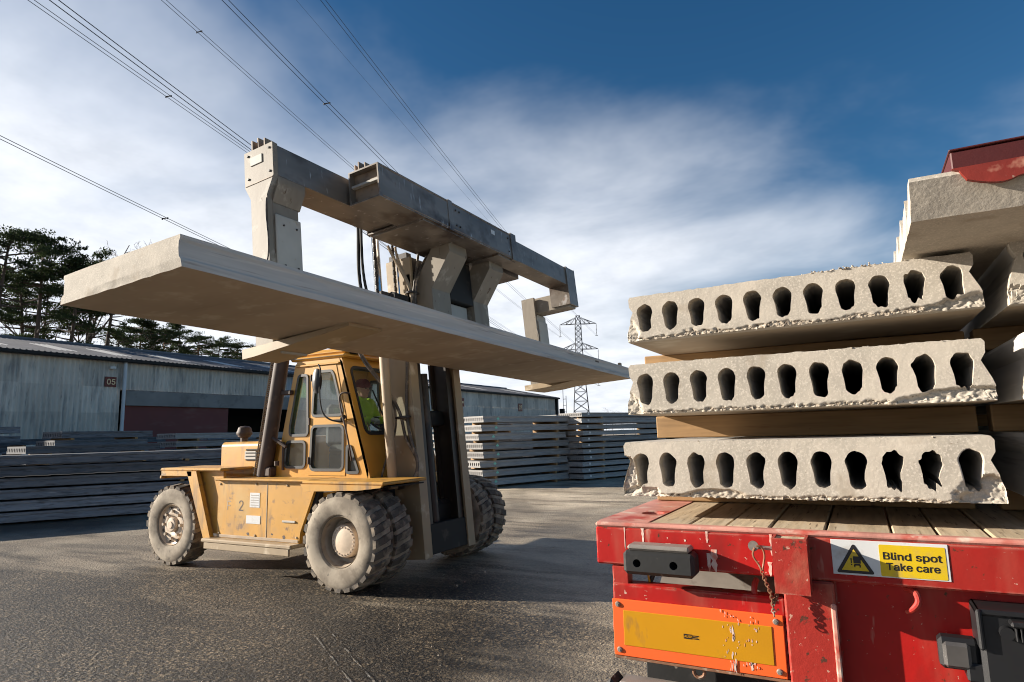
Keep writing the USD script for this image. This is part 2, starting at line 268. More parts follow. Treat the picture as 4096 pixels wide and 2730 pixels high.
M['chrome'] = mat('chrome_rod', (0.75, 0.74, 0.72), 0.12, 0.04, 5.0, metallic=1.0)
M['hose'] = mat('hydraulic_hose', (0.07, 0.055, 0.042), 0.55, 0.2, 10.0, layers=[((0.30, 0.23, 0.16), 6.0, 0.52, 0.68)])
M['tyre'] = mat('dusty_tyre_rubber', (0.20, 0.165, 0.125), 0.9, 0.2, 5.0, layers=[((0.34, 0.29, 0.225), 4.0, 0.42, 0.62), ((0.07, 0.06, 0.05), 9.0, 0.62, 0.74)], bump=[(40, 0.25, 0.004)])
M['tread'] = mat('worn_tread_rubber', (0.085, 0.072, 0.06), 0.9, 0.3, 7.0, layers=[((0.26, 0.21, 0.155), 6.0, 0.46, 0.62)], bump=[(40, 0.3, 0.004)])
M['rim'] = mat('dusty_rim', (0.36, 0.29, 0.215), 0.6, 0.2, 8.0, layers=[((0.17, 0.12, 0.08), 12.0, 0.6, 0.72)], bump=[(30, 0.2, 0.003)])
M['hub'] = mat('pale_hub', (0.54, 0.43, 0.32), 0.55, 0.15, 8.0, layers=[((0.30, 0.22, 0.15), 14.0, 0.62, 0.72)])
M['gasket'] = mat('window_gasket', (0.02, 0.02, 0.02), 0.5, 0.2, 8.0)
M['seat'] = mat('seat_vinyl', (0.03, 0.03, 0.03), 0.6, 0.2, 8.0)
M['skin'] = mat('skin', (0.50, 0.27, 0.19), 0.5, 0.08, 20.0)
M['hivis'] = mat('hi_vis_fabric', (0.40, 0.66, 0.02), 0.7, 0.12, 9.0)
M['band'] = mat('reflective_band', (0.62, 0.62, 0.60), 0.4, 0.05, 9.0)
M['glove'] = mat('pale_glove', (0.42, 0.48, 0.44), 0.8, 0.15, 20.0)
M['trouser'] = mat('dark_trouser', (0.03, 0.035, 0.05), 0.85, 0.2, 9.0)
M['cap'] = mat('maroon_cap', (0.17, 0.03, 0.04), 0.85, 0.2, 12.0)
M['wall_sheet'] = mat('weathered_wall_sheet', (0.56, 0.515, 0.46), 0.8, 0.12, 0.6, rnd=0.16, layers=[((0.28, 0.27, 0.26), 1.2, 0.52, 0.72, (1, 3, 0.5)), ((0.10, 0.10, 0.10), 2.5, 0.62, 0.76, (1, 6, 0.5))])
M['wall_blue'] = mat('bluish_wall_sheet', (0.34, 0.38, 0.43), 0.7, 0.08, 0.8)
M['fascia'] = mat('lintel_concrete', (0.20, 0.195, 0.19), 0.85, 0.2, 0.8, layers=[((0.11, 0.11, 0.11), 1.0, 0.55, 0.7)])
M['roof'] = mat('dark_roof_sheet', (0.12, 0.12, 0.13), 0.75, 0.25, 0.7, layers=[((0.15, 0.145, 0.14), 2.0, 0.58, 0.72, (1, 4, 1))])
M['skylight'] = mat('rooflight_sheet', (0.62, 0.60, 0.56), 0.5, 0.08, 1.0)
M['door_red'] = mat('shed_red_door', (0.12, 0.018, 0.018), 0.6, 0.2, 0.5, layers=[((0.14, 0.045, 0.042), 0.9, 0.56, 0.74, (1, 0.7, 2.5))])
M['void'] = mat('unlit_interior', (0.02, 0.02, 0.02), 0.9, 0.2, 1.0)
M['pipe_white'] = mat('pale_downpipe', (0.50, 0.54, 0.58), 0.6, 0.1, 2.0)
M['sign_red'] = mat('number_plate_red', (0.13, 0.018, 0.012), 0.5, 0.1, 3.0)
M['sign_cream'] = mat('number_cream', (0.70, 0.52, 0.30), 0.5, 0.05, 3.0)
M['tag_green'] = mat('tag_green', (0.22, 0.56, 0.46), 0.5, 0.08, 3.0)
M['lattice'] = mat('pylon_steel', (0.12, 0.125, 0.135), 0.6, 0.1, 0.3)
M['wire'] = mat('power_wire', (0.03, 0.03, 0.035), 0.6, 0.1, 0.3)
M['bark'] = mat('pine_bark', (0.075, 0.052, 0.038), 0.9, 0.3, 1.2, stretch=(1, 1, 0.3))
M['bark_red'] = mat('pine_bark_orange', (0.16, 0.085, 0.05), 0.9, 0.3, 1.2, stretch=(1, 1, 0.3))
M['twig'] = mat('bare_twig', (0.11, 0.085, 0.07), 0.9, 0.2, 1.0)
def leafy(name, base):
    return usdkit.material(stage, f'/World/Looks/{name}', {
        'geo': ('geometry', {}), 'n': ('noise_texture', dict(scale=0.9, detail=3.0)), 'oi': ('object_info', {}),
        'r': ('rgb_ramp', {'ramp': [(0.3, tuple(np.array(base) * 0.6)), (0.7, tuple(np.array(base) * 1.5))]}),
        'd': ('principled_bsdf', dict(roughness=0.7, specular_ior_level=0.2)), 't': ('translucent_bsdf', {}), 'x': ('mix_closure', dict(fac=0.25))},
        [('geo.position', 'n.vector'), ('n.fac', 'r.fac'), ('r.color', 'd.base_color'), ('r.color', 't.color'), ('d.BSDF', 'x.closure1'), ('t.BSDF', 'x.closure2')], surface='x.closure')
M['needles'] = leafy('pine_needles', (0.046, 0.064, 0.026))
M['glass'] = usdkit.material(stage, '/World/Looks/cab_glass', {
    'tr': ('transparent_bsdf', dict(color=(0.93, 0.96, 0.95))), 'gl': ('glossy_bsdf', dict(roughness=0.03, color=(0.9, 0.9, 0.9))), 'du': ('diffuse_bsdf', dict(color=(0.5, 0.47, 0.42))),
    'lw': ('layer_weight', {}), 'pw': ('math', dict(math_type='power', value2=4.0)), 'fr': ('math', dict(math_type='multiply_add', value2=0.5, value3=0.05)), 'x': ('mix_closure', {}), 'y': ('mix_closure', dict(fac=0.04))},
    [('lw.facing', 'pw.value1'), ('pw.value', 'fr.value1'), ('fr.value', 'x.fac'), ('tr.BSDF', 'x.closure1'), ('gl.BSDF', 'x.closure2'), ('x.closure', 'y.closure1'), ('du.BSDF', 'y.closure2')], surface='y.closure')
M['lens'] = mat('dark_lamp_lens', (0.07, 0.065, 0.062), 0.2, 0.2, 9.0, coat=0.5)

# ground: dusty, patched asphalt
M['asphalt'] = usdkit.material(stage, '/World/Looks/dusty_asphalt', {
    'geo': ('geometry', {}),
    'big': ('noise_texture', dict(scale=0.16, detail=5.0, roughness=0.55, distortion=0.4)), 'mid': ('noise_texture', dict(scale=0.9, detail=6.0, roughness=0.6)),
    'sx': ('mapping', dict(rotation=(0, 0, math.radians(-12)), scale=(0.35, 1.6, 1.0))), 'streak': ('noise_texture', dict(scale=0.9, detail=6.0, roughness=0.62)),
    'chip': ('voronoi_texture', dict(scale=52.0)), 'chip2': ('noise_texture', dict(scale=120.0, detail=3.0, roughness=0.7)),
    'base': ('rgb_ramp', {'ramp': [(0.30, (0.040, 0.033, 0.026)), (0.70, (0.092, 0.076, 0.057))]}),
    'stone': ('rgb_ramp', {'ramp': [(0.0, (0.35, 0.32, 0.3)), (0.45, (0.8, 0.8, 0.8)), (0.78, (2.2, 2.05, 1.75)), (1.0, (6.0, 5.5, 4.6))]}), 'sepc': ('separate_color', {}),
    'mul': ('mix_color', dict(blend_type='multiply', fac=1.0, use_clamp=False)),
    'sep': ('separate_xyz', {}), 'yx': ('math', dict(math_type='multiply_add', value2=-0.30)),
    'dy': ('map_range', dict(from_min=6.4, from_max=9.4, to_min=-0.10, to_max=0.22, clamp=True)),
    'dx': ('map_range', dict(from_min=-3.6, from_max=-1.9, to_min=0.0, to_max=0.26, clamp=True)),
    's1': ('math', dict(math_type='add')), 's2': ('math', dict(math_type='add')),
    'dust': ('map_range', dict(range_type='smoothstep', from_min=0.50, from_max=0.74, to_min=0.0, to_max=0.95, clamp=True)),
    'dmix': ('mix_color', {}), 'cm': ('map_range', dict(from_min=0.0, from_max=1.0, to_min=0.55, to_max=1.05, clamp=True)), 'dfac': ('math', dict(math_type='multiply', use_clamp=True)), 'dcol': ('rgb_ramp', {'ramp': [(0.3, (0.44, 0.35, 0.245)), (0.7, (0.70, 0.59, 0.44))]}),
    'b1': ('bump', dict(strength=1.0, distance=0.024)), 'b2': ('bump', dict(strength=0.35, distance=0.02)), 'hb': ('noise_texture', dict(scale=30.0, detail=3.0, roughness=0.7)),
    'wet': ('map_range', dict(from_min=0.36, from_max=0.60, to_min=0.36, to_max=1.22, clamp=True)), 'wr': ('map_range', dict(from_min=0.36, from_max=0.56, to_min=0.34, to_max=0.62, clamp=True)),
    'wc': ('combine_color', {}), 'q1': ('math', dict(math_type='multiply_add', value2=0.55)), 'q2': ('math', dict(math_type='multiply_add', value2=3.2)), 'q3': ('map_range', dict(range_type='smoothstep', from_min=3.5, from_max=5.6, to_min=0.50, to_max=1.0, clamp=True)), 'q4': ('math', dict(math_type='multiply')), 'qq': ('clamp', dict(min=0.0, max=1.0)), 'wm': ('mix_color', dict(blend_type='multiply', fac=1.0, use_clamp=False)),
    'd1': ('vector_math', dict(math_type='distance', vector2=(-9.0, -6.0, 0.0))), 't1': ('math', dict(math_type='pingpong', value2=1.05)), 'm1': ('map_range', dict(range_type='smoothstep', from_min=0.10, from_max=0.26, to_min=0.62, to_max=1.0, clamp=True)),
    'd2': ('vector_math', dict(math_type='distance', vector2=(8.0, 24.0, 0.0))), 't2': ('math', dict(math_type='pingpong', value2=2.3)), 'm2': ('map_range', dict(range_type='smoothstep', from_min=0.12, from_max=0.36, to_min=0.60, to_max=1.0, clamp=True)),
    'tn': ('math', dict(math_type='multiply')), 'tw': ('math', dict(math_type='multiply')), 'tm': ('mix_float', dict(a=1.0)), 'tf': ('map_range', dict(from_min=0.42, from_max=0.58, to_min=0.0, to_max=1.0, clamp=True)),
    'p': ('principled_bsdf', dict(roughness=0.55, specular_ior_level=0.45))},
    [('geo.position', 'big.vector'), ('geo.position', 'mid.vector'), ('geo.position', 'sx.vector'), ('sx.vector', 'streak.vector'), ('geo.position', 'chip.vector'), ('geo.position', 'chip2.vector'), ('geo.position', 'hb.vector'),
     ('mid.fac', 'base.fac'), ('chip.color', 'sepc.color'), ('sepc.r', 'stone.fac'), ('base.color', 'mul.a'), ('stone.color', 'mul.b'),
     ('geo.position', 'sep.vector'), ('sep.x', 'yx.value1'), ('sep.y', 'yx.value3'), ('yx.value', 'dy.value'), ('sep.x', 'dx.value'), ('streak.fac', 's1.value1'), ('dy.result', 's1.value2'), ('s1.value', 's2.value1'), ('dx.result', 's2.value2'),
     ('s2.value', 'dust.value'), ('mid.fac', 'dcol.fac'), ('mul.result', 'dmix.a'), ('dcol.color', 'dmix.b'), ('big.fac', 'wet.value'), ('big.fac', 'wr.value'), ('wr.result', 'p.roughness'), ('geo.position', 'd1.vector1'), ('d1.value', 't1.value1'), ('t1.value', 'm1.value'), ('geo.position', 'd2.vector1'), ('d2.value', 't2.value1'), ('t2.value', 'm2.value'), ('m1.result', 'tn.value1'), ('m2.result', 'tn.value2'), ('streak.fac', 'tf.value'), ('tf.result', 'tm.fac'), ('tn.value', 'tm.b'), ('tm.result', 'tw.value1'), ('wet.result', 'tw.value2'), ('sep.x', 'q1.value1'), ('sep.y', 'q1.value3'), ('mid.fac', 'q2.value1'), ('q1.value', 'q2.value3'), ('q2.value', 'q3.value'), ('tw.value', 'q4.value1'), ('qq.result', 'q4.value2'), ('q4.value', 'wc.r'), ('q4.value', 'wc.g'), ('q4.value', 'wc.b'), ('q3.result', 'qq.value'), ('dust.result', 'dfac.value1'), ('sepc.g', 'cm.value'), ('cm.result', 'dfac.value2'), ('dfac.value', 'dmix.fac'), ('dmix.result', 'wm.a'), ('wc.color', 'wm.b'), ('wm.result', 'p.base_color'),
     ('hb.fac', 'b1.height'), ('mid.fac', 'b2.height'), ('b2.normal', 'b1.normal'), ('b1.normal', 'p.normal')], surface='p.BSDF')

# ------------------------------------------------------------------ ground
def ground_mesh():
    xs = np.r_[-900, -300, -120, np.arange(-60, 20.1, 4.0), 60, 200, 900.0]; ys = np.r_[-200, -40, np.arange(-12, 60.1, 4.0), 90, 160, 400, 1500.0]
    X, Y = np.meshgrid(xs, ys, indexing='ij'); v = np.stack([X, Y, np.zeros_like(X)], -1).reshape(-1, 3); n = len(ys); f = []
    for i in range(len(xs) - 1):
        for j in range(n - 1):
            a = i * n + j; f += [[a, a + n, a + n + 1], [a, a + n + 1, a + 1]]
    return T(v, f)
g = usdkit.mesh(stage, '/World/ground', ground_mesh(), M['asphalt']).GetPrim(); data(g, kind='structure')
rng = np.random.default_rng(3)
def ridge_strip(p0, p1, w, h, wob, seed):
    p0, p1 = np.array(p0, float), np.array(p1, float); n = 90; r = np.random.default_rng(seed); d = (p1 - p0) / np.linalg.norm(p1 - p0); s = np.array([-d[1], d[0]])
    v = []; wb = np.convolve(r.normal(0, wob, n + 8), np.ones(9) / 9, 'valid'); hh = np.clip(np.convolve(r.normal(0.4, 0.8, n + 4), np.ones(5) / 5, 'valid'), 0.05, 1) * h
    for k, t in enumerate(np.linspace(0, 1, n)):
        c = p0 + (p1 - p0) * t + s * wb[k]
        for o, z in ((-w, -.003), (-w * .3, hh[k]), (w * .3, hh[k]), (w, -.003)): v.append([*(c + s * o), z])
    f = []
    for k in range(n - 1):
        for j in range(3):
            a = k * 4 + j; f += [[a, a + 4, a + 5], [a, a + 5, a + 1]]
    return T(v, f)
for k, (a, b) in enumerate((((-4.35, 4.32), (-1.55, 2.50)), ((-4.22, 4.40), (-1.45, 2.60)))):
    p = usdkit.mesh(stage, f'/World/ground/repair_seam' + ('' if k == 0 else '_001'), ridge_strip(a, b, 0.016, 0.008, 0.007, 5 + k), M['asphalt'], smooth=60).GetPrim()

r = np.random.default_rng(77); gv = []
for k in range(260):
    x, y = r.uniform(-6.5, -.7), r.uniform(2.2, 9.0); s = r.uniform(.003, .008) * (1 + 1.2 * (r.random() < .06)); m = trimesh.creation.icosphere(subdivisions=0, radius=s); m.vertices *= r.uniform(.6, 1.25, (12, 1)); m.vertices += [x, y, s * .35]; gv.append(m)
solo('gravel', J(gv), M['aggregate'], 'loose stone chips scattered on the asphalt', 'gravel', kind='stuff', smooth=False)

# ------------------------------------------------------------------ industrial shed
SX = -33.0
shed = thing('industrial_shed', 'long low grey sheeted industrial shed with dark roof behind the slab stacks', 'shed')
def corrugated(y0, y1, z0, z1, pitch=0.225, amp=0.040, x=SX, seed=0):
    n = max(8, int((y1 - y0) / pitch * 6)); y = np.linspace(y0, y1, n + 1); xx = x + amp * np.sin((y - y0) / pitch * 2 * np.pi) + 0.004 * (seed % 3)
    v = np.vstack([np.c_[xx, y, np.full(n + 1, z0)], np.c_[xx, y, np.full(n + 1, z1)]]); i = np.arange(n); a = n + 1
    return T(v, np.vstack([np.c_[i, i + 1, i + 1 + a], np.c_[i, i + 1 + a, i + a]]))
rows_left = [(0.0, 0.52), (0.5, 1.9), (1.88, 3.25), (3.22, 4.55), (4.52, 6.0)]
k = 0
for y in np.arange(6.4, 19.0, 0.9):
    for z0, z1 in rows_left:
        k += 1; part(shed, 'wall_sheet', corrugated(y, y + 0.915, z0, z1, seed=k), M['wall_sheet'], smooth=60)
for y in np.arange(19.0, 72.4, 0.9):
    k += 1; part(shed, 'wall_sheet', corrugated(y, y + 0.915, 4.42, 6.0, seed=k), M['wall_blue'] if 29.0 < y < 31.5 else M['wall_sheet'], smooth=60)
for y in np.arange(35.0, 72.4, 1.8):
    for z0, z1 in ((0, 1.5), (1.48, 3.0), (2.98, 4.45)):
        k += 1; part(shed, 'wall_sheet', corrugated(y, y + 1.815, z0, z1, pitch=0.3, seed=k), M['wall_sheet'], smooth=60)
part(shed, 'lintel', box(SX - .1, SX + .09, 19.3, 34.9, 3.62, 4.40, .01), M['fascia'])
part(shed, 'sliding_door', box(SX - .22, SX - .12, 19.3, 25.55, 0.05, 3.62, .01), M['door_red'], 'dark red sliding door half open')
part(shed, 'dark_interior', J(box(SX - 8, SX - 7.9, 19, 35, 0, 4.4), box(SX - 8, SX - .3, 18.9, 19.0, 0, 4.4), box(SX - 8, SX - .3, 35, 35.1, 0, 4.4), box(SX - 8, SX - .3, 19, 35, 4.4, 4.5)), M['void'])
def roof_sheet(y0, y1, t0, t1, lift=0.0):
    n = max(6, int((y1 - y0) / .25 * 6)); y = np.linspace(y0, y1, n + 1); dz = .03 * np.sin(y / .25 * 2 * np.pi) + lift
    A = lambda t: np.c_[np.full(n + 1, SX + .35 - 7.6 * t), y, 5.98 + 1.55 * t + dz]
    v = np.vstack([A(t0), A(t1)]); i = np.arange(n); a = n + 1
    return T(v, np.vstack([np.c_[i, i + 1, i + 1 + a], np.c_[i, i + 1 + a, i + a]]))
sky_y = [13.6, 16.6, 19.3, 22.9, 26.6, 31.0, 36.0, 42.0, 49.0, 57.0, 66.0]
edges = [5.5]; 
for y in sky_y: edges += [y, y + 1.05]
edges += [73.0]
for i in range(len(edges) - 1):
    y0, y1 = edges[i], edges[i + 1]
    if i % 2 == 0:
        for q in np.arange(y0, y1 - .01, 3.0): part(shed, 'roof_sheet', roof_sheet(q, min(q + 3.0, y1), 0, 1), M['roof'], smooth=60)
    else:
        part(shed, 'roof_sheet', roof_sheet(y0, y1, 0, .22), M['roof'], smooth=60); part(shed, 'rooflight', roof_sheet(y0, y1, .22, .62), M['skylight'], smooth=60); part(shed, 'roof_sheet', roof_sheet(y0, y1, .62, 1), M['roof'], smooth=60)
part(shed, 'ridge_cap', tube([(SX - 7.25, 5.5, 7.56), (SX - 7.25, 73, 7.56)], .11, 8), M['roof'])
part(shed, 'gutter', box(SX + .10, SX + .42, 5.5, 73.0, 5.80, 5.97, .03), M['machine_black'])
part(shed, 'downpipe', tube([(SX + .18, 19.12, 0), (SX + .18, 19.12, 5.8)], .085, 10), M['pipe_white'], 'pale blue-white downpipe')
part(shed, 'downpipe', box(SX + .02, SX + .3, 72.3, 72.75, 0, 5.9, .02), M['machine_black'], 'dark corner post at the far end')
part(shed, 'wall_lamp', box(SX + .03, SX + .2, 18.38, 18.66, 5.42, 5.56, .02), M['sign_white'])
part(shed, 'gable_wall', prism([(SX, 0), (SX, 6.0), (SX - 7.2, 7.45), (SX - 14, 6.0), (SX - 14, 0)], 'y', 72.6, 72.75), M['wall_sheet'])
part(shed, 'gable_wall', prism([(SX, 0), (SX, 6.0), (SX - 7.2, 7.45), (SX - 14, 6.0), (SX - 14, 0)], 'y', 6.2, 6.35), M['wall_sheet'])
for z in (0, 1, 2, 3): pass
lad = [cyl((SX + .7, 73.3, 2.2), (SX + .7, 73.3, 7.4), .035, 6), cyl((SX + 1.1, 73.3, 2.2), (SX + 1.1, 73.3, 6.2), .035, 6)] + [cyl((SX + .7, 73.3, z), (SX + 1.1, 73.3, z), .03, 6) for z in (2.6, 3.4, 4.2, 5.0, 5.8)]
part(shed, 'wall_ladder', J(*lad, box(SX + .2, SX + .8, 73.1, 73.5, 3.7, 4.6, .03)), M['machine_black'])

def textx(s, h, depth, bold=True):
    """lettering that faces +x and reads along +y"""
    m = meshkit.text_mesh(s, h, depth, bold); v = np.asarray(m.vertices); w = v[:, 0].max()
    return T(np.c_[v[:, 2], v[:, 0] - w / 2, v[:, 1] - h / 2], m.faces), w
def shed_sign(s, y, z, w, h, th, label, board='sign_red'):
    t = thing('number_sign', label, 'sign', 'number boards on the shed wall')
    part(t, 'board', box(SX + .03, SX + .07, y - w / 2, y + w / 2, z - h / 2, z + h / 2, .006), M[board])
    if s:
        m, _ = textx(s, th, .012); part(t, 'numerals', moved(m, np.diag([1, .95, 1.0]), (SX + .072, y, z)), M['sign_cream'])
    return t
shed_sign('05', 18.5, 4.78, .56, 0.50, .27, 'dark red board with cream number 05 left of the white downpipe')
shed_sign('09', 62.9, 4.55, .95, 0.85, .45, 'small red board numbered 09 at the far right end of the shed')
t = shed_sign('', 50.9, 4.75, .9, .8, .4, 'small red board with pale band on the shed just right of the forklift mast')
part(t, 'pale_band', box(SX + .072, SX + .08, 50.55, 51.25, 4.66, 4.86), M['sign_cream'])

# ------------------------------------------------------------------ slab sections
NC, PITCH = 11, 0.1035
def outline(w=0.6, t=0.2):
    s = t / 0.2
    r = [(w, 0), (w, .036 * s), (w - .010, .070 * s), (w - .034, .128 * s), (w - .020, .152 * s), (w - .018, .186 * s), (w - .026, t)]
    return [(-x, z) for x, z in reversed(r)] + r
def core(cx, t=0.2, n=7, sc=1.0):
    s = t / 0.2; a = np.linspace(-20, 200, n) * np.pi / 180; b = np.linspace(180, 360, max(3, n - 3)) * np.pi / 180
    return [(cx + .0305 * sc * np.cos(q), (.124 + .033 * sc * np.sin(q)) * s) for q in a] + [(cx - .0245 * sc, .088 * s)] + [(cx + .0225 * sc * np.cos(q), (.062 + .024 * sc * np.sin(q)) * s) for q in b] + [(cx + .0245 * sc, .088 * s)]
def yard_slab(L, t, holes=True):
    P = Polygon(outline(t=t)); H = [Polygon(core((k - 5) * PITCH, t, 4)) for k in range(NC)] if holes else []
    if not holes: H = [Point((k - 5) * PITCH, t * .32).buffer(.013, quad_segs=1) for k in range(NC)]
    for h in H: P = P.difference(h)
    m = prism(P, 'x', 0, L)      # section in (y, z), length along +x
    return m
def ordinal(n): return ['topmost', 'second from top', 'third from top', 'fourth from top', 'fifth from top', 'sixth from top', 'seventh from top', 'eighth from top', 'ninth from top', 'tenth from top', 'eleventh from top', 'twelfth from top'][n]
_proto = {}
def slab_proto(L, t, holes, tag, m_='yard'):
    key = (L, t, holes, tag, m_)
    if key not in _proto:
        p = proto(f'yard_slab_kind_{len(_proto)}'); part(p, 'concrete', yard_slab(L, t, holes), M[m_], smooth=20)
        if tag:
            q = rot('x', 45) if tag == 'd' else np.eye(3)
            part(p, 'tag', moved(box(-.045, .045, -.004, .004, -.045, .045), np.array(rot('y', 45 if tag == 'd' else 0)), (.62 if L < 5 else .35, -.585, t * .5)), M['tag_green'] if tag == 'd' else M['sign_white'])
        _proto[key] = p
    return _proto[key]
_bat = {}
def batten_proto(h, L=1.24):
    if (h, L) not in _bat:
        p = proto(f'batten_kind_{len(_bat)}'); part(p, 'timber', box(-.045, .045, -L / 2, L / 2, 0, h, .004), M['batten']); _bat[(h, L)] = p
    return _bat[(h, L)]
def stack(x, y, deg, L, n, t, gap, where, jit=0.03, holes=True, tag=None, seed=0, z0=0.0, bats=True, m_='yard'):
    """n slabs on battens; local +x runs along the slab, the long face local -y looks at the yard; (x, y) = near end of the front edge"""
    r = np.random.default_rng(seed); a = math.radians(deg); d = np.array([math.cos(a), math.sin(a)]); s = np.array([-math.sin(a), math.cos(a)])
    z = z0
    for k in range(n):
        o = ordinal(n - 1 - k)
        if bats:
            for q, fr in (('near', .14), ('far', .84)):
                c = np.array([x, y]) + d * (L * fr + r.uniform(-.08, .08)) + s * (.6 + r.uniform(-.05, .02))
                copy(batten_proto(gap), 'timber_batten', f'batten at {q} end under {o} slab, {where}', 'batten', 'timber battens between the yard slabs', (*c, z), deg)
        z += gap
        js, jt = r.uniform(-jit, jit), r.normal(0, jit * .25)
        c = np.array([x, y]) + d * js * 4 + s * (.6 + jt)
        p = slab_proto(L, t, holes if not callable(holes) else holes(k), tag, m_)
        copy(p, 'concrete_slab', f'grey floor slab, {o} in {where}', 'concrete slab', 'concrete slabs stacked in the yard', (*c, z), deg + r.uniform(-.3, .3))
        z += t
    return z
dirR = math.degrees(math.atan2(3.7, 1.35))
stack(-10.55, 17.45, dirR, 4.0, 8, .2, .085, 'the stack right of the mast', .035, True, 'd', 1)
stack(-8.55, 20.95, dirR - 2, 7.5, 11, .15, .066, 'the tall stack left of the trailer', .02, lambda k: k == 10, 'w', 2)
stack(-10.3, 22.6, dirR - 2, 7.5, 11, .15, .066, 'the added stack behind the tall one', .03, True, None, 22)  # added backing stack, keeps light from showing through the tall stack
stack(-12.6, 18.6, dirR, 3.4, 7, .2, .09, 'the stack hidden behind the mast', .06, True, None, 3)
stack(-13.4, 23.5, dirR, 5.0, 8, .2, .09, 'the stack behind the tagged stack', .05, True, None, 14)
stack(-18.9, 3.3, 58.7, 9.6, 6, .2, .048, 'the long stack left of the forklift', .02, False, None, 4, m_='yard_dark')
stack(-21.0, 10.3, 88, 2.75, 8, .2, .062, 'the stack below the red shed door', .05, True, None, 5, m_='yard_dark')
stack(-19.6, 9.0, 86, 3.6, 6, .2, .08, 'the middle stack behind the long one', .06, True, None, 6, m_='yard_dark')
stack(-21.6, 14.7, 88, 5.0, 7, .2, .087, 'the stack behind the forklift bonnet', .05, True, None, 7)
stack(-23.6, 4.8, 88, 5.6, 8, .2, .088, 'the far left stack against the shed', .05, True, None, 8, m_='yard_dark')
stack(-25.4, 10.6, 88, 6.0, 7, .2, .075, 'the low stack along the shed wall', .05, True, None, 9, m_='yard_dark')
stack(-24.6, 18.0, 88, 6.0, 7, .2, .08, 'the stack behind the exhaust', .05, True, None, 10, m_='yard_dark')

# ------------------------------------------------------------------ pines
def pine_proto(name, h, crown0, spread, seed, lean=0.0, tufts=2600, bark='bark'):
    r = np.random.default_rng(seed); p = proto(name)
    n = 9; zz = np.linspace(0, h, n); px = np.cumsum(r.normal(0, .10, n)) * np.linspace(0, 1, n) + lean * (zz / h) ** 2; py = np.cumsum(r.normal(0, .10, n)) * np.linspace(0, 1, n)
    ctr = lambda z: np.array([np.interp(z, zz, px), np.interp(z, zz, py), z])
    tr = [tube(np.c_[px, py, zz], np.linspace(.24, .05, n) * (h / 15), 8)]
    part(p, 'trunk', J(tr), M[bark], smooth=60)
    br, C = [], []
    m = 30
    for k in range(m):
        z = h * (crown0 * .70 + (1 - crown0 * .70) * ((k + r.uniform(0, .7)) / m) ** .7); z = min(z, h * .985); a = r.uniform(0, 2 * np.pi)
        f = (z / h - crown0) / (1 - crown0); L = spread * (0.45 + .75 * np.sin(np.pi * np.clip(.12 + .78 * f, .05, .97))) * r.uniform(.55, 1.1) if f > 0 else spread * r.uniform(.3, .8)
        c0 = ctr(z); dr = np.array([np.cos(a), np.sin(a), 0]); up = r.uniform(-.12, .35)
        pts = [c0, c0 + dr * L * .4 + [0, 0, L * up * .25], c0 + dr * L * .75 + [0, 0, L * up * .6], c0 + dr * L + [0, 0, L * up]]
        br.append(tube(pts, [.06, .045, .03, .012], 4))
        if f > -.05 or r.random() < .45:
            for q in range(r.integers(3, 7)):
                t_ = r.uniform(.35, 1.05); c = c0 + dr * L * t_ + [0, 0, L * up * t_ ** 1.3] + r.normal(0, .28, 3) * [1, 1, .4]
                C.append((c, r.uniform(.26, .66)))
    for q in range(6): C.append((ctr(h * (.93 + .07 * q / 6)) + r.normal(0, .3, 3), r.uniform(.4, .6)))
    part(p, 'branches', J(br), M[bark], smooth=60, kind='stuff')
    V, F = [], []; per = max(10, tufts // len(C))
    for c, R in C:
        for q in range(per):
            d = r.normal(0, 1, 3); d /= np.linalg.norm(d); pos = c + d * R * r.uniform(.15, 1) ** .6 * np.array([1.25, 1.25, .36]); dd = r.normal(0, 1, 3) + [0, 0, .9]; dd /= np.linalg.norm(dd)
            a, b, _ = frame_of(dd); s = r.uniform(.09, .19); o = len(V)
            V += [pos - a * s * .28, pos + a * s * .28, pos + dd * s, pos - b * s * .28, pos + b * s * .28]; F += [[o, o + 1, o + 2], [o + 3, o + 4, o + 2]]
    part(p, 'crown', T(V, F), M['needles'], smooth=False)
    return p
def bare_proto(name, h, seed):
    r = np.random.default_rng(seed); p = proto(name); tr, tw = [], []
    def grow(c, d, L, rad, lev):
        n = 4; pts = [c]
        for k in range(n):
            d = d + r.normal(0, .10 + .05 * lev, 3) + [0, 0, .05]; d /= np.linalg.norm(d); pts.append(pts[-1] + d * L / n)
        (tr if lev == 0 else tw).append(tube(pts, np.linspace(rad, rad * .5, n + 1), 5 if lev < 2 else 3))
        if lev < 4:
            for k in range((10, 5, 4, 3)[lev]):
                t_ = r.uniform(.35, 1); q = np.array(pts); idx = t_ * n; i = min(int(idx), n - 1); cc = q[i] + (q[i + 1] - q[i]) * (idx - i)
                a, b, dd = frame_of(d); w = r.uniform(0, 6.28); nd = dd * .75 + (a * np.cos(w) + b * np.sin(w)) * .75; nd /= np.linalg.norm(nd)
                grow(cc, nd, L * r.uniform(.32, .5), max(rad * .42, .012), lev + 1)
    grow(np.zeros(3), np.array([0, 0, 1.0]), h * .85, .15, 0)
    part(p, 'trunk', J(tr), M['twig'], smooth=60); part(p, 'twigs', J(tw), M['twig'], smooth=60)
    return p
PA = pine_proto('pine_kind_a', 15.0, .78, 2.2, 11, .4, 6500); PB = pine_proto('pine_kind_b', 14.0, .74, 2.5, 12, -.5, 6000); PC = pine_proto('pine_kind_c', 13.0, .72, 2.0, 13, .2, 5500, 'bark_red'); PD = pine_proto('pine_kind_d', 13.5, .68, 2.0, 15, .3, 5500)
BA = bare_proto('bare_kind_a', 14.0, 21)
def at_dir(px, dist):
    d = RIGHT * (px - 2048) + DOWN * (1700 - 1365) + FWD * 2540; d = d[:2] / np.linalg.norm(d[:2]); return d * dist
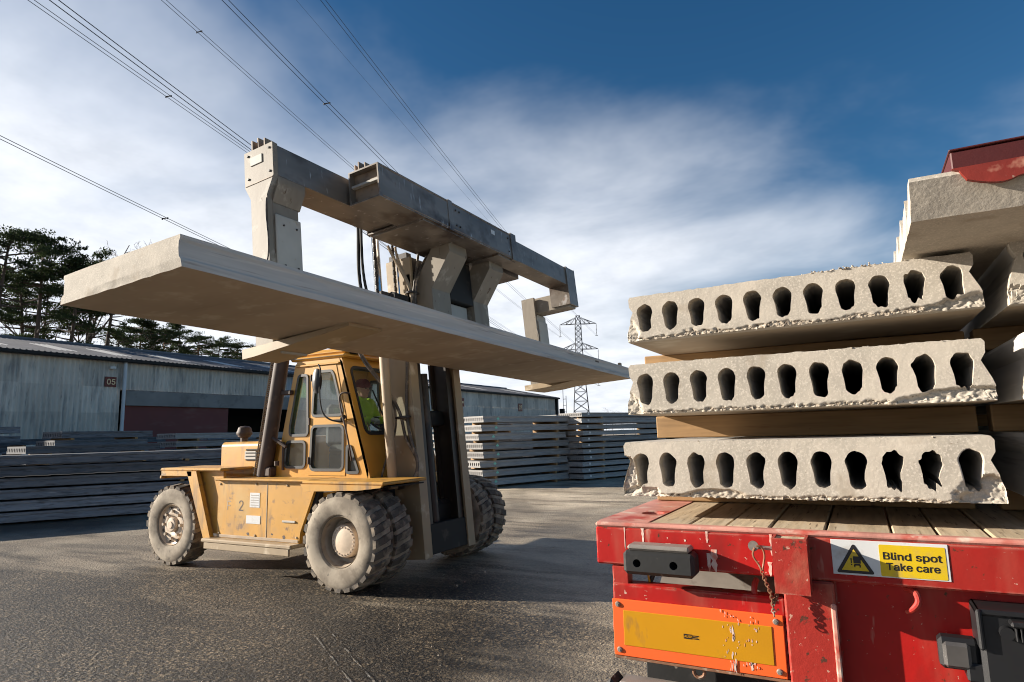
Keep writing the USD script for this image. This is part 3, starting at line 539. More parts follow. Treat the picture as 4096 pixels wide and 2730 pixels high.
pines = [  # picture column it stands on, distance, kind, scale, turn, label
    (-70, 50, PA, 1.00, 20, 'dark pine cut off by the left edge of the photo'), (60, 54, PB, .98, 80, 'bushy dark pine second from the left edge, above the shed roof'),
    (112, 52, PA, 1.06, 140, 'tallest dark pine with flat topped crown above the shed'), (142, 58, PB, .95, 200, 'slender pine just right of the tallest pine'),
    (262, 53, PD, 1.06, 250, 'thick trunked pine meeting the left end of the carried slab'), (330, 56, PB, 1.13, 310, 'pine with spreading round crown above the left end of the carried slab'), (395, 60, PA, 1.08, 33, 'dark pine half hidden behind the carried slab end'),
    (455, 66, PD, .72, 77, 'low pine seen under the near end of the carried slab'), (530, 70, PC, .86, 100, 'orange barked pine left of centre under the carried slab'), (590, 72, PB, .78, 150, 'dark bushy pine in the row under the carried slab'), (655, 74, PC, .84, 190, 'pine with bare orange trunk in the middle of the row under the slab'), (720, 77, PA, .78, 240, 'dark slender pine in the row under the slab'), (790, 80, PC, .86, 280, 'orange trunked pine right of the middle of the row'), (860, 82, PB, .80, 330, 'bushy pine second from the right in the row'), (925, 85, PC, .86, 15, 'last orange barked pine, beside the near fork foot'), (985, 92, PD, .8, 60, 'small dark pine behind the near fork foot')]
for px, dist, p, s, rz, lab in pines:
    c = at_dir(px, dist); copy(p, 'pine_tree', lab, 'pine tree', 'pines behind the shed', (*c, 0), rz, scale=s * (1.22 if px > 440 else 1.0))
for px, dist, s, rz, lab in ((222, 58, 1.12, 0, 'bare leafless birch standing between the tall pines'), (452, 66, .58, 200, 'pale leafless tree in the gap between the pines'), (180, 64, .9, 260, 'leafless tree deep among the left pines'), (1010, 88, .85, 300, 'leafless tree right of the pine row')):
    c = at_dir(px, dist); copy(BA, 'bare_tree', lab, 'tree', None, (*c, 0), rz, scale=s)
for px, dist, s, rz, lab in ((2420, 120, .62, 30, 'far bare tree just right of the pylon foot'), (2455, 118, .74, 90, 'far bare tree rising behind the tall slab stack'), (2500, 125, .68, 150, 'far bare tree left of the trailer slabs'), (2540, 112, .66, 222, 'far bare tree beside the trailer slabs')):
    c = at_dir(px, dist); copy(BA, 'bare_tree', lab, 'tree', 'far bare trees by the pylon', (*c, 0), rz, scale=s * .5)
# ivy and brush along the foot of the pines
r = np.random.default_rng(31); V, F = [], []
for k in range(9000):
    y = r.uniform(12, 62); x = -46 - r.uniform(0, 10) - max(0, y - 40) * .3; z = abs(r.normal(0, 1.2)) * (0.4 + .9 * meshkit.noise(np.array([y * .3, x * .2, 0.0]))); s = r.uniform(.25, .6); a = r.normal(0, 1, 3); a /= np.linalg.norm(a); b = np.cross(a, r.normal(0, 1, 3)); b /= np.linalg.norm(b); o = len(V); c = np.array([x, y, z + .2])
    V += [c - a * s * .4, c + a * s * .4, c + b * s]; F.append([o, o + 1, o + 2])
solo('brush', T(V, F), M['needles'], 'dark brush under the pines behind the shed', 'brush', kind='stuff', smooth=False)

# ------------------------------------------------------------------ pylon and power lines
PC0 = np.array([-86.9, 213.0]); phi = math.radians(14); LD = np.array([math.sin(phi), -math.cos(phi)]); AX = np.array([math.cos(math.radians(22.3)), math.sin(math.radians(22.3))]); AY = np.array([-AX[1], AX[0]])
py = thing('electricity_pylon', 'tall grey lattice electricity pylon on the horizon', 'pylon')
def P3(u, v, z): return np.array([*(PC0 + AX * u + AY * v), z])
hw = lambda z: np.interp(z, [0, 9, 22, 31, 40, 43.8], [3.6, 2.65, 1.75, 1.25, 1.05, .65])
for sx in (-1, 1):
    for sy in (-1, 1):
        part(py, 'leg', tube([P3(sx * hw(z), sy * hw(z), z) for z in (0, 9, 22, 31, 40, 43.8)], .16, 5), M['lattice'])
lv = [0, 4.5, 9, 12.5, 16, 19, 22, 24.5, 26.8, 29, 31, 33, 35, 37, 39, 41, 43.8]; br = []
for a, b in zip(lv[:-1], lv[1:]):
    ha, hb = hw(a), hw(b)
    for s in (-1, 1):
        br += [cyl(P3(-ha, s * ha, a), P3(hb, s * hb, b), .075, 4), cyl(P3(ha, s * ha, a), P3(-hb, s * hb, b), .075, 4), cyl(P3(s * ha, -ha, a), P3(s * hb, hb, b), .075, 4), cyl(P3(s * ha, ha, a), P3(s * hb, -hb, b), .075, 4), cyl(P3(-hb, s * hb, b), P3(hb, s * hb, b), .06, 4)]
part(py, 'bracing', J(br), M['lattice'])
for z, w in ((40.6, 6.6), (31.3, 6.9), (22.4, 6.6)):
    for s in (-1, 1):
        h = hw(z); tip = P3(s * w, 0, z); ms = []
        for sy in (-1, 1):
            ms += [cyl(P3(s * h, sy * h, z), tip, .10, 4), cyl(P3(s * h, sy * h, z + 2.3), tip, .09, 4)]
            for q in (.3, .6): ms.append(cyl(P3(s * h, sy * h, z) * (1 - q) + tip * q, P3(s * h, sy * h, z + 2.3) * (1 - q * .85) + tip * q * .85, .06, 4)); ms.append(cyl(P3(s * h, sy * h, z) * (1 - q) + tip * q, P3(s * h, sy * h, z + 2.3) * (1.3 - q) + tip * (q - .3), .06, 4))
        part(py, 'cross_arm', J(ms), M['lattice'])
        ins = [cyl(tip, tip - [0, 0, 4.4], .07, 5)] + [cyl(tip - [0, 0, .5 + .3 * q], tip - [0, 0, .6 + .3 * q], .17, 6) for q in range(12)] + [box(*(np.array([tip[0] - .5, tip[0] + .5])), tip[1] - .1, tip[1] + .1, tip[2] - 4.5, tip[2] - 4.3)]
        part(py, 'insulator', J(ins), M['lattice'])
def wire_path(u, z0, m1, m2, ext=320):
    c = np.polyfit([0, m1[1], m2[1]], [z0, m1[0], m2[0]], 2); s = np.linspace(0, ext, 120); b = PC0 + AX * u
    return np.c_[b[0] + LD[0] * s, b[1] + LD[1] * s, np.polyval(c, s)]
lines = [('lowest left twin power cable above the pines', -6.6, 18.0, (20.5, 198), (19.3, 178), 2, (186,)), ('leftmost twin power cable at the top of the picture', -6.9, 26.8, (30.8, 197), (30.0, 174), 2, (188,)),
         ('second twin power cable from the left at the top', 6.6, 18.0, (21.7, 208), (20.9, 194), 2, ()), ('third twin power cable from the left at the top', -6.6, 36.2, (38.2, 187), (36.9, 154), 2, (183,)),
         ('fourth twin power cable from the left, with a spacer over the sky', 6.9, 26.8, (29.2, 198), (28.1, 174), 2, (187,)), ('rightmost twin power cable dropping behind the lifting beam', 6.6, 36.2, (37.6, 186), (35.7, 133), 2, ()), ('thin single earth wire between the two right cables', 0.0, 43.8, (43.2, 179), (42.4, 126), 1, ())]
side = np.array([LD[1], -LD[0], 0])
for lab, u, z0, m1, m2, nw, sps in lines:
    t = thing('power_line', lab, 'power line', 'power lines running to the pylon'); p = wire_path(u, z0, m1, m2)
    for q in ((-.2, .2) if nw == 2 else (0,)): part(t, 'wire', tube(p + side * q, .023 if nw == 2 else .013, 5), M['wire'])
    for s in sps:
        i = int(s / 320 * 119); part(t, 'spacer', J(cyl(p[i] - side * .26, p[i] + side * .26, .045, 6), cyl(p[i] - side * .26 - [0, 0, .09], p[i] - side * .26 + [0, 0, .05], .06, 6), cyl(p[i] + side * .26 - [0, 0, .09], p[i] + side * .26 + [0, 0, .05], .06, 6)), M['wire'])

# ------------------------------------------------------------------ trailer (tail plane at y = 2.26, deck top at z = 1.37)
TY, DZ = 2.26, 1.37
tr = thing('flatbed_trailer', 'red flatbed trailer with timber deck carrying the concrete slabs', 'trailer')
part(tr, 'rear_beam', box(-.885, 1.62, TY, TY + .12, 1.224, 1.356, .006), M['red'])
part(tr, 'edge_lip', box(-.885, 1.62, TY - .004, TY + .040, 1.354, 1.3725, .007), M['red_worn'], 'worn pinkish edge strip along the deck tail')
rail = sbox(-.887, TY + .042, -.70, 10.2).difference(affinity.scale(Point(-.755, 2.56).buffer(1, quad_segs=6), .045, .05))
part(tr, 'side_rail', prism(rail, 'z', 1.352, 1.3715), M['red_worn'], 'worn red steel edge of the deck with an oval socket')
part(tr, 'side_rail', box(-.885, -.865, TY + .12, 10.2, 1.22, 1.352, .004), M['red'])
part(tr, 'stake_socket', J(lathe_y([(.052, 0), (.052, .16)], 20)).apply_transform(np.array([[1, 0, 0, -.755], [0, 0, -1, 2.56], [0, 1, 0, 1.21], [0, 0, 0, 1.0]])), M['red_dark'])
seams = [-.70, -.555, -.43, -.29, -.125, .06, .18, .31, .45, .60, .75, .90, 1.05, 1.2, 1.35, 1.5]
r = np.random.default_rng(8)
for a, b in zip(seams[:-1], seams[1:]):
    top = DZ + r.uniform(-.003, .003)
    part(tr, 'deck_plank', box(a + .003, b - .003, TY + .043 + r.uniform(0, .010), 10.2, top - .04, top, .004), M['plank'])
part(tr, 'chassis_rail', box(-.25, -.12, TY + .03, 10.2, .95, 1.33), M['red_dark']); part(tr, 'chassis_rail', box(.86, 1.0, TY + .03, 10.2, .95, 1.33), M['red_dark'])
for y in np.arange(2.9, 10, .9): part(tr, 'cross_member', box(-.86, 1.6, y, y + .06, 1.21, 1.325), M['red_dark'])
# stake pocket and the broad post under it
pk = sbox(-.272, TY - .088, -.172, TY).difference(sbox(-.264, TY - .080, -.180, TY - .004))
part(tr, 'stake_pocket', prism(pk, 'z', 1.195, 1.359), M['red_dark'], 'square red stake pocket standing proud of the tail beam')
part(tr, 'pocket_dirt', box(-.264, -.180, TY - .080, TY - .004, 1.20, 1.354), M['plank'])
part(tr, 'tail_post', box(-.258, -.112, TY - .004, TY + .14, .55, 1.222, .006), M['red_dark'])
part(tr, 'post_flange', box(-.126, -.110, TY - .012, TY - .003, .55, 1.16, .004), M['red_worn'], 'rusty flange along the post edge')
# recessed headboard panel to the right
part(tr, 'tail_panel', box(-.112, 1.6, TY + .048, TY + .08, .55, 1.224), M['red'])
# lower frame round the opening and marker board
part(tr, 'lamp_frame', box(-.832, -.772, TY + .012, TY + .06, 1.10, 1.222, .004), M['red_dark'])
part(tr, 'lamp_frame', box(-.832, -.258, TY + .006, TY + .075, 1.085, 1.160, .006), M['red'])
part(tr, 'lamp_frame', box(-.832, -.258, TY + .008, TY + .05, .915, 1.085, .004), M['red_dark'])
part(tr, 'marker_board', box(-.832, -.266, TY - .002, TY + .006, .918, 1.108, .002), M['orange'], 'orange fluorescent rear marker board')
mb = stage.GetPrimAtPath('/World/flatbed_trailer/marker_board')
part(mb, 'reflective_field', box(-.793, -.302, TY - .0045, TY - .001, .955, 1.072, .001), M['amber'])
for bx, bz in ((-.812, 1.090), (-.288, 1.088), (-.812, .938), (-.288, .938)):
    part(mb, 'bolt', J(lathe_y([(.0001, -.009), (.0035, -.009), (.0036, -.0075), (.007, -.0075), (.0095, -.004), (.010, -.001)], 16, (bx, TY, bz))), M['grey_steel'])
txt = meshkit.text_mesh('AUSP', .009, .0008, True); v = np.asarray(txt.vertices)
def face_text(s, h, depth, x, z, y, bold=True, squash=1.0):
    m = meshkit.text_mesh(s, h, depth, bold); v = np.asarray(m.vertices); return T(np.c_[x + v[:, 0] * squash, y - v[:, 2], z + v[:, 1]], m.faces[:, ::-1][:, ::-1] if False else m.faces)
part(mb, 'maker_mark', box(-.583, -.557, TY - .0055, TY - .0043, 1.003, 1.018), M['ink'])
part(mb, 'maker_mark', J([box(-.556, -.533 - .004 * (q % 2), TY - .0053, TY - .0043, 1.004 + q * .0046, 1.0068 + q * .0046) for q in range(3)]), M['ink'])
part(mb, 'maker_letters', face_text('AUSP', .007, .0006, -.581, 1.0075, TY - .0056), M['amber'])
# splash marks, cement runs
r = np.random.default_rng(12)
def blobs(n, x0, x1, z0, z1, y, sx, sz):
    out = []
    for k in range(n):
        x, z = r.uniform(x0, x1), r.uniform(z0, z1); a = sx * r.uniform(.4, 1.2); b = sz * r.uniform(.4, 1.3); t = np.arange(7) / 7 * 2 * np.pi; rad = r.uniform(.6, 1.1, 7)
        out.append(prism([(x + a * q * np.cos(w), z + b * q * np.sin(w)) for q, w in zip(rad, t)], 'y', y - .0008, y + .0002))
    return J(out)
part(mb, 'cement_splash', blobs(46, -.46, -.34, .925, 1.105, TY - .0045, .0018, .005), M['splash'])
part(mb, 'cement_splash', J(blobs(14, -.432, -.418, .93, 1.05, TY - .0045, .003, .016), blobs(3, -.372, -.36, .922, .965, TY - .0025, .006, .02)), M['splash'])
bmp = stage.GetPrimAtPath('/World/flatbed_trailer/rear_beam')
def run(x, z0, z1, w):
    n = 7; z = np.linspace(z0, z1, n); ww = w * np.array([1, .7, .9, .55, .75, .5, .15]) * r.uniform(.7, 1.3, n); dx = r.normal(0, w * .12, n)
    return prism([(x + d - q, a) for d, q, a in zip(dx, ww, z)] + [(x + d + q, a) for d, q, a in reversed(list(zip(dx, ww, z)))], 'y', TY - .0009, TY + .0003)
part(bmp, 'cement_run', J(run(-.486, 1.356, 1.318, .005), run(-.479, 1.312, 1.306, .003), run(-.484, 1.285, 1.226, .007), run(-.466, 1.298, 1.226, .012), run(-.283, 1.357, 1.29, .006), run(-.292, 1.27, 1.226, .007), run(-.278, 1.30, 1.23, .004), run(-.708, 1.356, 1.30, .0045), run(-.775, 1.356, 1.28, .002), run(-.62, 1.31, 1.300, .012), run(-.56, 1.325, 1.318, .004)), M['splash'])
# rubber buffer with steel cap
bf = box(-.758, -.515, TY - .085, TY - .003, 1.213, 1.292, .012)
holes = m3.Manifold.compose([m3.Manifold.cylinder(.06, .0135, .0135, 20).rotate([90, 0, 0]).translate([x, TY - .04, 1.252]) for x in (-.708, -.583)])
def to_m3(m): return m3.Manifold(m3.Mesh(np.asarray(m.vertices, np.float32), np.asarray(m.faces, np.uint32)))
def from_m3(m): q = m.to_mesh(); return T(q.vert_properties[:, :3], q.tri_verts)
try: bfm = from_m3(to_m3(bf) - holes.translate([0, -.06, 0]) if False else to_m3(bf) - m3.Manifold.compose([m3.Manifold.cylinder(.10, .0135, .0135, 20).rotate([90, 0, 0]).translate([x, TY - .035, 1.252]) for x in (-.708, -.583)]))
except Exception: bfm = bf
bu = part(tr, 'rubber_buffer', bfm, M['black_rubber'], 'black rubber loading buffer with two bolt holes')
part(bu, 'steel_cap', box(-.742, -.528, TY - .083, TY - .01, 1.2925, 1.312, .008), M['grey_steel'])
part(bu, 'bolt', J(*[cyl((x, TY - .035, 1.252), (x, TY - .02, 1.252), .012, 12) for x in (-.708, -.583)]), M['machine_black'])
# locking pin and chain
part(tr, 'locking_pin', J(cyl((-.272, TY - .035, 1.318), (-.325, TY - .042, 1.322), .0065, 10), lathe_y([(.0001, -.003), (.016, -.003), (.016, .003), (.0001, .003)], 16, (-.332, TY - .046, 1.325))), M['grey_steel'])
part(tr, 'linch_clip', tube(smooth_path([(-.328, TY - .05, 1.320), (-.332, TY - .052, 1.29), (-.316, TY - .05, 1.262), (-.311, TY - .05, 1.252), (-.306, TY - .05, 1.266), (-.300, TY - .05, 1.30), (-.306, TY - .052, 1.322), (-.322, TY - .056, 1.326)], 40), .0034, 6), M['rust'])
cp = smooth_path([(-.311, TY - .05, 1.252), (-.305, TY - .05, 1.225), (-.296, TY - .05, 1.20), (-.288, TY - .05, 1.172), (-.287, TY - .05, 1.14), (-.285, TY - .05, 1.118)], 15)
for k in range(14):
    a, b = cp[k], cp[k + 1]; c = (a + b) / 2; d = b - a; L = np.linalg.norm(d) * .72; e1, e2, d = frame_of(d); s = e1 if k % 2 else e2; w = np.arange(14) / 14 * 2 * np.pi
    part(tr, 'chain_link', tube(c + np.cos(w)[:, None] * d * L + np.sin(w)[:, None] * s * .0048, .0019, 5, closed=True), M['rust'])
cp = smooth_path([(-.287, TY - .05, 1.15), (-.279, TY - .045, 1.165), (-.274, TY - .04, 1.18)], 6)
for k in range(5):
    a, b = cp[k], cp[k + 1]; c = (a + b) / 2; d = b - a; L = np.linalg.norm(d) * .9; e1, e2, d = frame_of(d); s = e1 if k % 2 else e2; w = np.arange(14) / 14 * 2 * np.pi
    part(tr, 'chain_link', tube(c + np.cos(w)[:, None] * d * L + np.sin(w)[:, None] * s * .0048, .0019, 5, closed=True), M['rust'])
# warning sign
sg = part(tr, 'warning_sign', box(-.110, .1925, TY - .0022, TY + .001, 1.2485, 1.3515, .0008), M['sign_white'], 'white and yellow Blind spot Take care sticker')
part(sg, 'yellow_field', prism(rrect(.0185, .1850, 1.2520, 1.3430, .004), 'y', TY - .0032, TY - .0021), M['sign_yellow'])
tri = Polygon([(-.1005, 1.2545), (.0025, 1.2545), (-.049, 1.3420)]).buffer(-.004).buffer(.0045, quad_segs=4)
part(sg, 'triangle', prism(tri, 'y', TY - .0032, TY - .0021), M['ink'])
part(sg, 'triangle_field', prism(Polygon([(-.0855, 1.2625), (-.0125, 1.2625), (-.049, 1.3250)]), 'y', TY - .0040, TY - .0031), M['sign_yellow'])
yy = (TY - .0047, TY - .0039)
lor = [box(-.0525, -.0325, *yy, 1.284, 1.3045), box(-.0505, -.0345, *yy, 1.2785, 1.2825), box(-.0515, -.0480, *yy, 1.2725, 1.2795), box(-.0370, -.0335, *yy, 1.2725, 1.2795), box(-.0515, -.0335, *yy, 1.2775, 1.2795), box(-.0535, -.0525, *yy, 1.294, 1.297), box(-.0325, -.0315, *yy, 1.294, 1.297)]
exc = [prism([(-.0600, 1.2985), (-.0560, 1.2985), (-.0568, 1.2835), (-.0592, 1.2835)], 'y', *yy), prism(Point(-.058, 1.2795).buffer(.0018), 'y', *yy)]
part(sg, 'lorry_pictogram', J(lor, exc), M['ink'])
def fit_text(s, width, h, x, z, y):
    m = meshkit.text_mesh(s, h, .0008, True); v = np.asarray(m.vertices); w = v[:, 0].max() - v[:, 0].min()
    return T(np.c_[x + (v[:, 0] - v[:, 0].min()) * width / w, y - v[:, 2], z + v[:, 1]], m.faces)
part(sg, 'lettering', fit_text('Blind spot', .1475, .0200, .0278, 1.3012, TY - .0031), M['ink'])
part(sg, 'lettering', fit_text('Take care', .1345, .0200, .0338, 1.2712, TY - .0031), M['ink'])
# rope hook, lamps
part(tr, 'rope_hook', tube(smooth_path([(.078, TY + .11, 1.214), (.092, TY + .03, 1.212), (.104, TY + .012, 1.203), (.107, TY + .006, 1.188), (.098, TY + .004, 1.170), (.085, TY + .008, 1.158), (.076, TY + .02, 1.150)], 24), np.r_[np.linspace(.010, .0095, 18), np.linspace(.0095, .006, 6)], 10), M['red_dark'])
part(tr, 'rope_hook', tube(smooth_path([(-.345, TY + .06, 1.20), (-.352, TY + .04, 1.175), (-.345, TY + .03, 1.14), (-.325, TY + .03, 1.115), (-.312, TY + .04, 1.10)], 20), .010, 8), M['red_dark'])
lc = part(tr, 'lamp_cluster', J(box(.236, .62, TY - .060, TY + .10, .60, 1.190, .012)), M['black_plastic'], 'black plastic rear lamp housing')
part(lc, 'housing_rim', J(box(.232, .246, TY - .075, TY + .10, 1.09, 1.196, .005), box(.232, .62, TY - .07, TY + .09, 1.180, 1.196, .005)), M['black_plastic'])
part(lc, 'cable_gland', J(cyl((.296, TY - .058, 1.142), (.296, TY - .082, 1.142), .0165, 14), box(.303, .368, TY - .105, TY - .058, 1.163, 1.178, .005)), M['black_plastic'])
part(lc, 'gland_ribs', J([box(.312 + .0105 * q, .316 + .0105 * q, TY - .098, TY - .058, 1.128, 1.163, .001) for q in range(6)]), M['black_plastic'])
part(lc, 'paint_chip', box(.361, .378, TY - .0615, TY - .059, 1.060, 1.088, .001), M['sign_white'])
mk = part(tr, 'side_marker_lamp', box(.140, .236, TY - .035, TY + .02, 1.020, 1.104, .010), M['black_plastic'], 'small grey marker lamp left of the lamp housing')
part(mk, 'lens', box(.149, .214, TY - .050, TY - .033, 1.027, 1.096, .009), M['lens'])
part(mk, 'bracket', box(.20, .30, TY - .045, TY + .05, .995, 1.045, .006), M['black_plastic'])
# behind the opening: mudguard, cables, lower bumper
th = np.linspace(math.radians(28), math.radians(152), 20)
gd = []
mgp = [(3.08 - 1.0 * math.cos(t) * .62, .46 + .70 * math.sin(t)) for t in th]
ring = Polygon(mgp + [(y, z - .012) for y, z in reversed(mgp)])
part(tr, 'mudguard', prism(ring, 'x', -.80, -.32), M['grey_steel'], 'grey plastic mudguard seen through the opening')
part(tr, 'mudflap', box(-.77, -.29, TY + .16, TY + .172, .25, .93, .003), M['black_rubber'])
part(tr, 'air_hose', tube(smooth_path([(-.70, TY + .09, 1.30), (-.702, TY + .085, 1.24), (-.700, TY + .08, 1.19), (-.712, TY + .075, 1.16), (-.715, TY + .08, 1.10)], 20), .0085, 8), M['black_rubber'])
part(tr, 'lamp_cable', tube(smooth_path([(-.722, TY + .07, 1.26), (-.718, TY + .066, 1.20), (-.708, TY + .066, 1.14)], 12), .004, 6), M['amber'])
part(tr, 'board_lip', box(-.832, -.258, TY + .002, TY + .05, .906, .9165, .002), M['rust'])
part(tr, 'eye_bolt', tube([(-.545 + .018 * math.cos(a), TY + .02, .895 + .018 * math.sin(a)) for a in np.arange(16) / 16 * 2 * np.pi], .006, 6, closed=True), M['rust'])
ub = part(tr, 'under_run_bar', box(-.80, 1.6, TY - .10, TY + .0, .765, .865, .015), M['grey_steel'])
part(ub, 'end_cap', box(-.835, -.802, TY - .104, TY + .004, .760, .870, .02), M['black_rubber'])
for x0 in (-.84, -.50):
    w = node(tr, 'wheel'); part(w, 'tyre', lathe_y([(.29, 0), (.36, -.01), (.46, .0), (.50, .03), (.505, .15), (.50, .27), (.46, .30), (.29, .30)], 36).apply_transform(np.array([[0, 1, 0, x0], [1, 0, 0, 3.08], [0, 0, 1, .505], [0, 0, 0, 1.0]])), M['black_rubber'], smooth=40)
    part(w, 'rim', lathe_y([(.02, .08), (.15, .06), (.22, .02), (.29, .0)], 28).apply_transform(np.array([[0, 1, 0, x0], [1, 0, 0, 3.08], [0, 0, 1, .505], [0, 0, 0, 1.0]])), M['grey_steel'])

# ------------------------------------------------------------------ the slabs on the trailer
def worley(P, spacing, seed, lo, hi):
    rr = np.random.default_rng(seed); ext = hi - lo; n = int(np.prod(np.ceil(ext / spacing))); pts = lo + rr.random((n, 3)) * ext; d, i = cKDTree(pts).query(P); return d / spacing, rr.random(n)[i]
def hollow_slab(seed, width=1.2, t=.2, L=6.0, chips=(), rough=.022, ragged=.5, res=.0055, tail=.05, core_seed=0):
    rr = np.random.default_rng(seed + 100); holes = []
    sc = (width - .06) / 1.14
    for k in range(NC):
        a = np.array(core((k - 5) * PITCH * sc, t, 19, 1.06)); c = a.mean(0); n = len(a); rag = ragged * rr.uniform(.4, 1.3) * (.6 + 1.5 * (k / 10.0) ** 2)
        d = a - c; w = np.arctan2(d[:, 1], d[:, 0]); nz = np.convolve(np.r_[(q := rr.normal(0, 1, n)), q[:2]], np.array([.25, .5, .25]), 'valid')[:n]
        lowr = np.clip(np.cos(w - math.radians(-45)), 0, 1) ** 2
        d = d * (1 + (.028 + .13 * rag * lowr + .07 * max(rag - .5, 0))[:, None] * (nz[:, None] * 1.0 - .25 * rag))
        holes.append(c + d)
    h0 = [np.array(core((k - 5) * PITCH * sc, t, 15)) for k in range(NC)]
    out = np.array(outline(width / 2, t)); jag = [out]
    cs = m3.CrossSection([out] + [h[::-1] for h in holes], m3.FillRule.EvenOdd)
    m = m3.Manifold.extrude(cs, tail).refine_to_length(res).to_mesh(); v = np.array(m.vert_properties[:, :3], float); f = np.array(m.tri_verts)
    cut = np.all(np.abs(v[f][:, :, 2] - tail) < 1e-6, axis=1); f = f[~cut]
    # coordinates: x across, z up, y along (0 = cut face)
    V = np.c_[v[:, 0], v[:, 2], v[:, 1]]; F = f[:, ::-1]
    x, y, z = V.T; near = np.exp(-y / .014)
    edge = rough * (0.55 + .5 * meshkit.noise(np.c_[x * 9, x * 0 + seed, x * 0]) + .7 * (meshkit.noise(np.c_[x * 70, z * 70, x * 0 + seed]) - .3)); mask = np.clip((edge - z) / .006, 0, 1)
    depth = np.zeros(len(V))
    for (cx, cz, rx, rz_, dp) in chips:
        q = ((x - cx) / rx) ** 2 + ((z - cz) / rz_) ** 2 + .7 * (meshkit.fbm(np.c_[x * 30, z * 30, x * 0 + seed], 3) - .5); mm = np.clip((1 - q) / .30, 0, 1); mask = np.maximum(mask, mm); depth += dp * mm
    wd, wr = worley(np.c_[x, z, x * 0], .011, seed, np.array([-.7, -.05, -.004]), np.array([.7, .3, .004])); wd2, _ = worley(np.c_[x, z, x * 0], .007, seed + 5, np.array([-.7, -.05, -.003]), np.array([.7, .3, .003]))
    disp = mask * (depth * .8 + .0045 * np.clip(wd, 0, 1.2) + .004 * wr + .003 * wd2) + (1 - mask) * (.0014 * meshkit.fbm(np.c_[x * 14, z * 14, x * 0 + seed], 4))
    V[:, 1] += disp * near
    V[:, 0] -= np.sign(x) * mask * near * np.clip((np.abs(x) - width / 2 + .06) / .06, 0, 1) * .004 * (wr + wd)
    V[:, 2] += mask * near * np.clip((.012 - z) / .012, 0, 1) * .006 * wr + near * np.clip((z - t + .01) / .01, 0, 1) * (-.004) * meshkit.noise(np.c_[x * 60, x * 0, x * 0 + seed])
    # split cut face into plain and broken
    fm = mask[F].mean(1); fy = y[F].max(1); broken = (fm > .5) & (fy < .012)
    body = m3.Manifold.extrude(cs, L - tail).to_mesh(); bv = np.array(body.vert_properties[:, :3], float); bf_ = np.array(body.tri_verts)
    bf_ = bf_[~np.all(np.abs(bv[bf_][:, :, 2]) < 1e-6, axis=1)][:, ::-1]; B = np.c_[bv[:, 0], bv[:, 2] + tail, bv[:, 1]]
    # long sides and soffit of the body
    fn = np.cross(B[bf_[:, 1]] - B[bf_[:, 0]], B[bf_[:, 2]] - B[bf_[:, 0]]); fn /= np.linalg.norm(fn, axis=1, keepdims=True) + 1e-12; cz = B[bf_][:, :, 2].max(1)
    sof = (fn[:, 2] < -.9) & (cz < .002)
    def sub(v, f): u, i = np.unique(f, return_inverse=True); return T(v[u], i.reshape(-1, 3))
    return sub(V, F[~broken]), sub(V, F[broken]), sub(B, bf_[~sof]), sub(B, bf_[sof])
def crumbs(seed, n, x0, x1, z, spread, y0=-.004, y1=.03, s0=.002, s1=.007):
    rr = np.random.default_rng(seed); out = []
    for k in range(n):
        s = rr.uniform(s0, s1); m = trimesh.creation.icosphere(subdivisions=0, radius=s); m.vertices *= rr.uniform(.6, 1.3, (12, 1)); m.vertices += [rr.uniform(x0, x1), rr.uniform(y0, y1), z + abs(rr.normal(0, spread))]; out.append(m)
    return J(out)
def place_slab(label, cx, y, z, tilt, yaw, group='hollow slabs on the trailer', **kw):
    a, b, c, d = hollow_slab(**kw); t = thing('hollow_core_slab', label, 'concrete slab', group)
    Q = rot('z', yaw) @ rot('y', -tilt); mv = lambda m: moved(m, Q, (cx, y, z))
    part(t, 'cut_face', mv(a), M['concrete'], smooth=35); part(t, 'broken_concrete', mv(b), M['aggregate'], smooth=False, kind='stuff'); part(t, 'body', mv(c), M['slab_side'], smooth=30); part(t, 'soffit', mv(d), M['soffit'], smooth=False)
    return t, mv
s3, mv3 = place_slab('lowest hollow slab on the trailer with broken bottom corners', -.226, 2.395, 1.452, .15, .1, seed=1, chips=[(-.60, .075, .085, .085, .034), (-.53, .0, .11, .04, .014), (.61, .015, .15, .075, .030), (-.25, 0, .12, .035, .010)], rough=.015, ragged=.8, t=.205)
part(s3, 'crumbs', mv3(J(crumbs(3, 16, -.5, .55, .203, .0006, s0=.001, s1=.004))), M['aggregate'], smooth=False, kind='stuff')
s2, mv2 = place_slab('middle hollow slab of the trailer stack, eleven clean oval cores', -.210, 2.455, 1.763, .1, -.1, seed=2, chips=[(-.60, .02, .07, .07, .014), (.60, .01, .30, .04, .014)], rough=.017, ragged=.5)
part(s2, 'crumbs', mv2(J(crumbs(4, 16, -.5, .58, .198, .0006, s0=.001, s1=.004))), M['aggregate'], smooth=False, kind='stuff')
s1, mv1 = place_slab('top hollow slab of the left trailer stack, tilted, speckled stone face', -.205, 2.485, 2.062, .45, 0, seed=7, chips=[(-.60, .03, .06, .065, .012), (.60, .01, .16, .04, .014), (.30, .2, .10, .012, .006)], rough=.021, ragged=.6, t=.185)
part(s1, 'crumbs', mv1(J(crumbs(5, 320, .10, .33, .181, .0035, -.003, .08, .0015, .0048), crumbs(6, 16, -.5, .5, .183, .0006, s0=.001, s1=.004))), M['aggregate'], smooth=False, kind='stuff')
for lab, z, t_, sd, dy in (('lowest slab of the right trailer stack, at the photo edge', 1.455, .205, 11, .05), ('middle slab of the right trailer stack, at the photo edge', 1.765, .21, 12, -.02), ('top slab of the right trailer stack, its keyed side against the stone stair', 2.065, .24, 13, .01)):
    place_slab(lab, 1.055, 2.48 + dy, z, 0, 0, group='right stack on the trailer', seed=sd, chips=[(-.59, .02, .10, .04, .014)], rough=.024, ragged=.6, t=t_, res=.010)
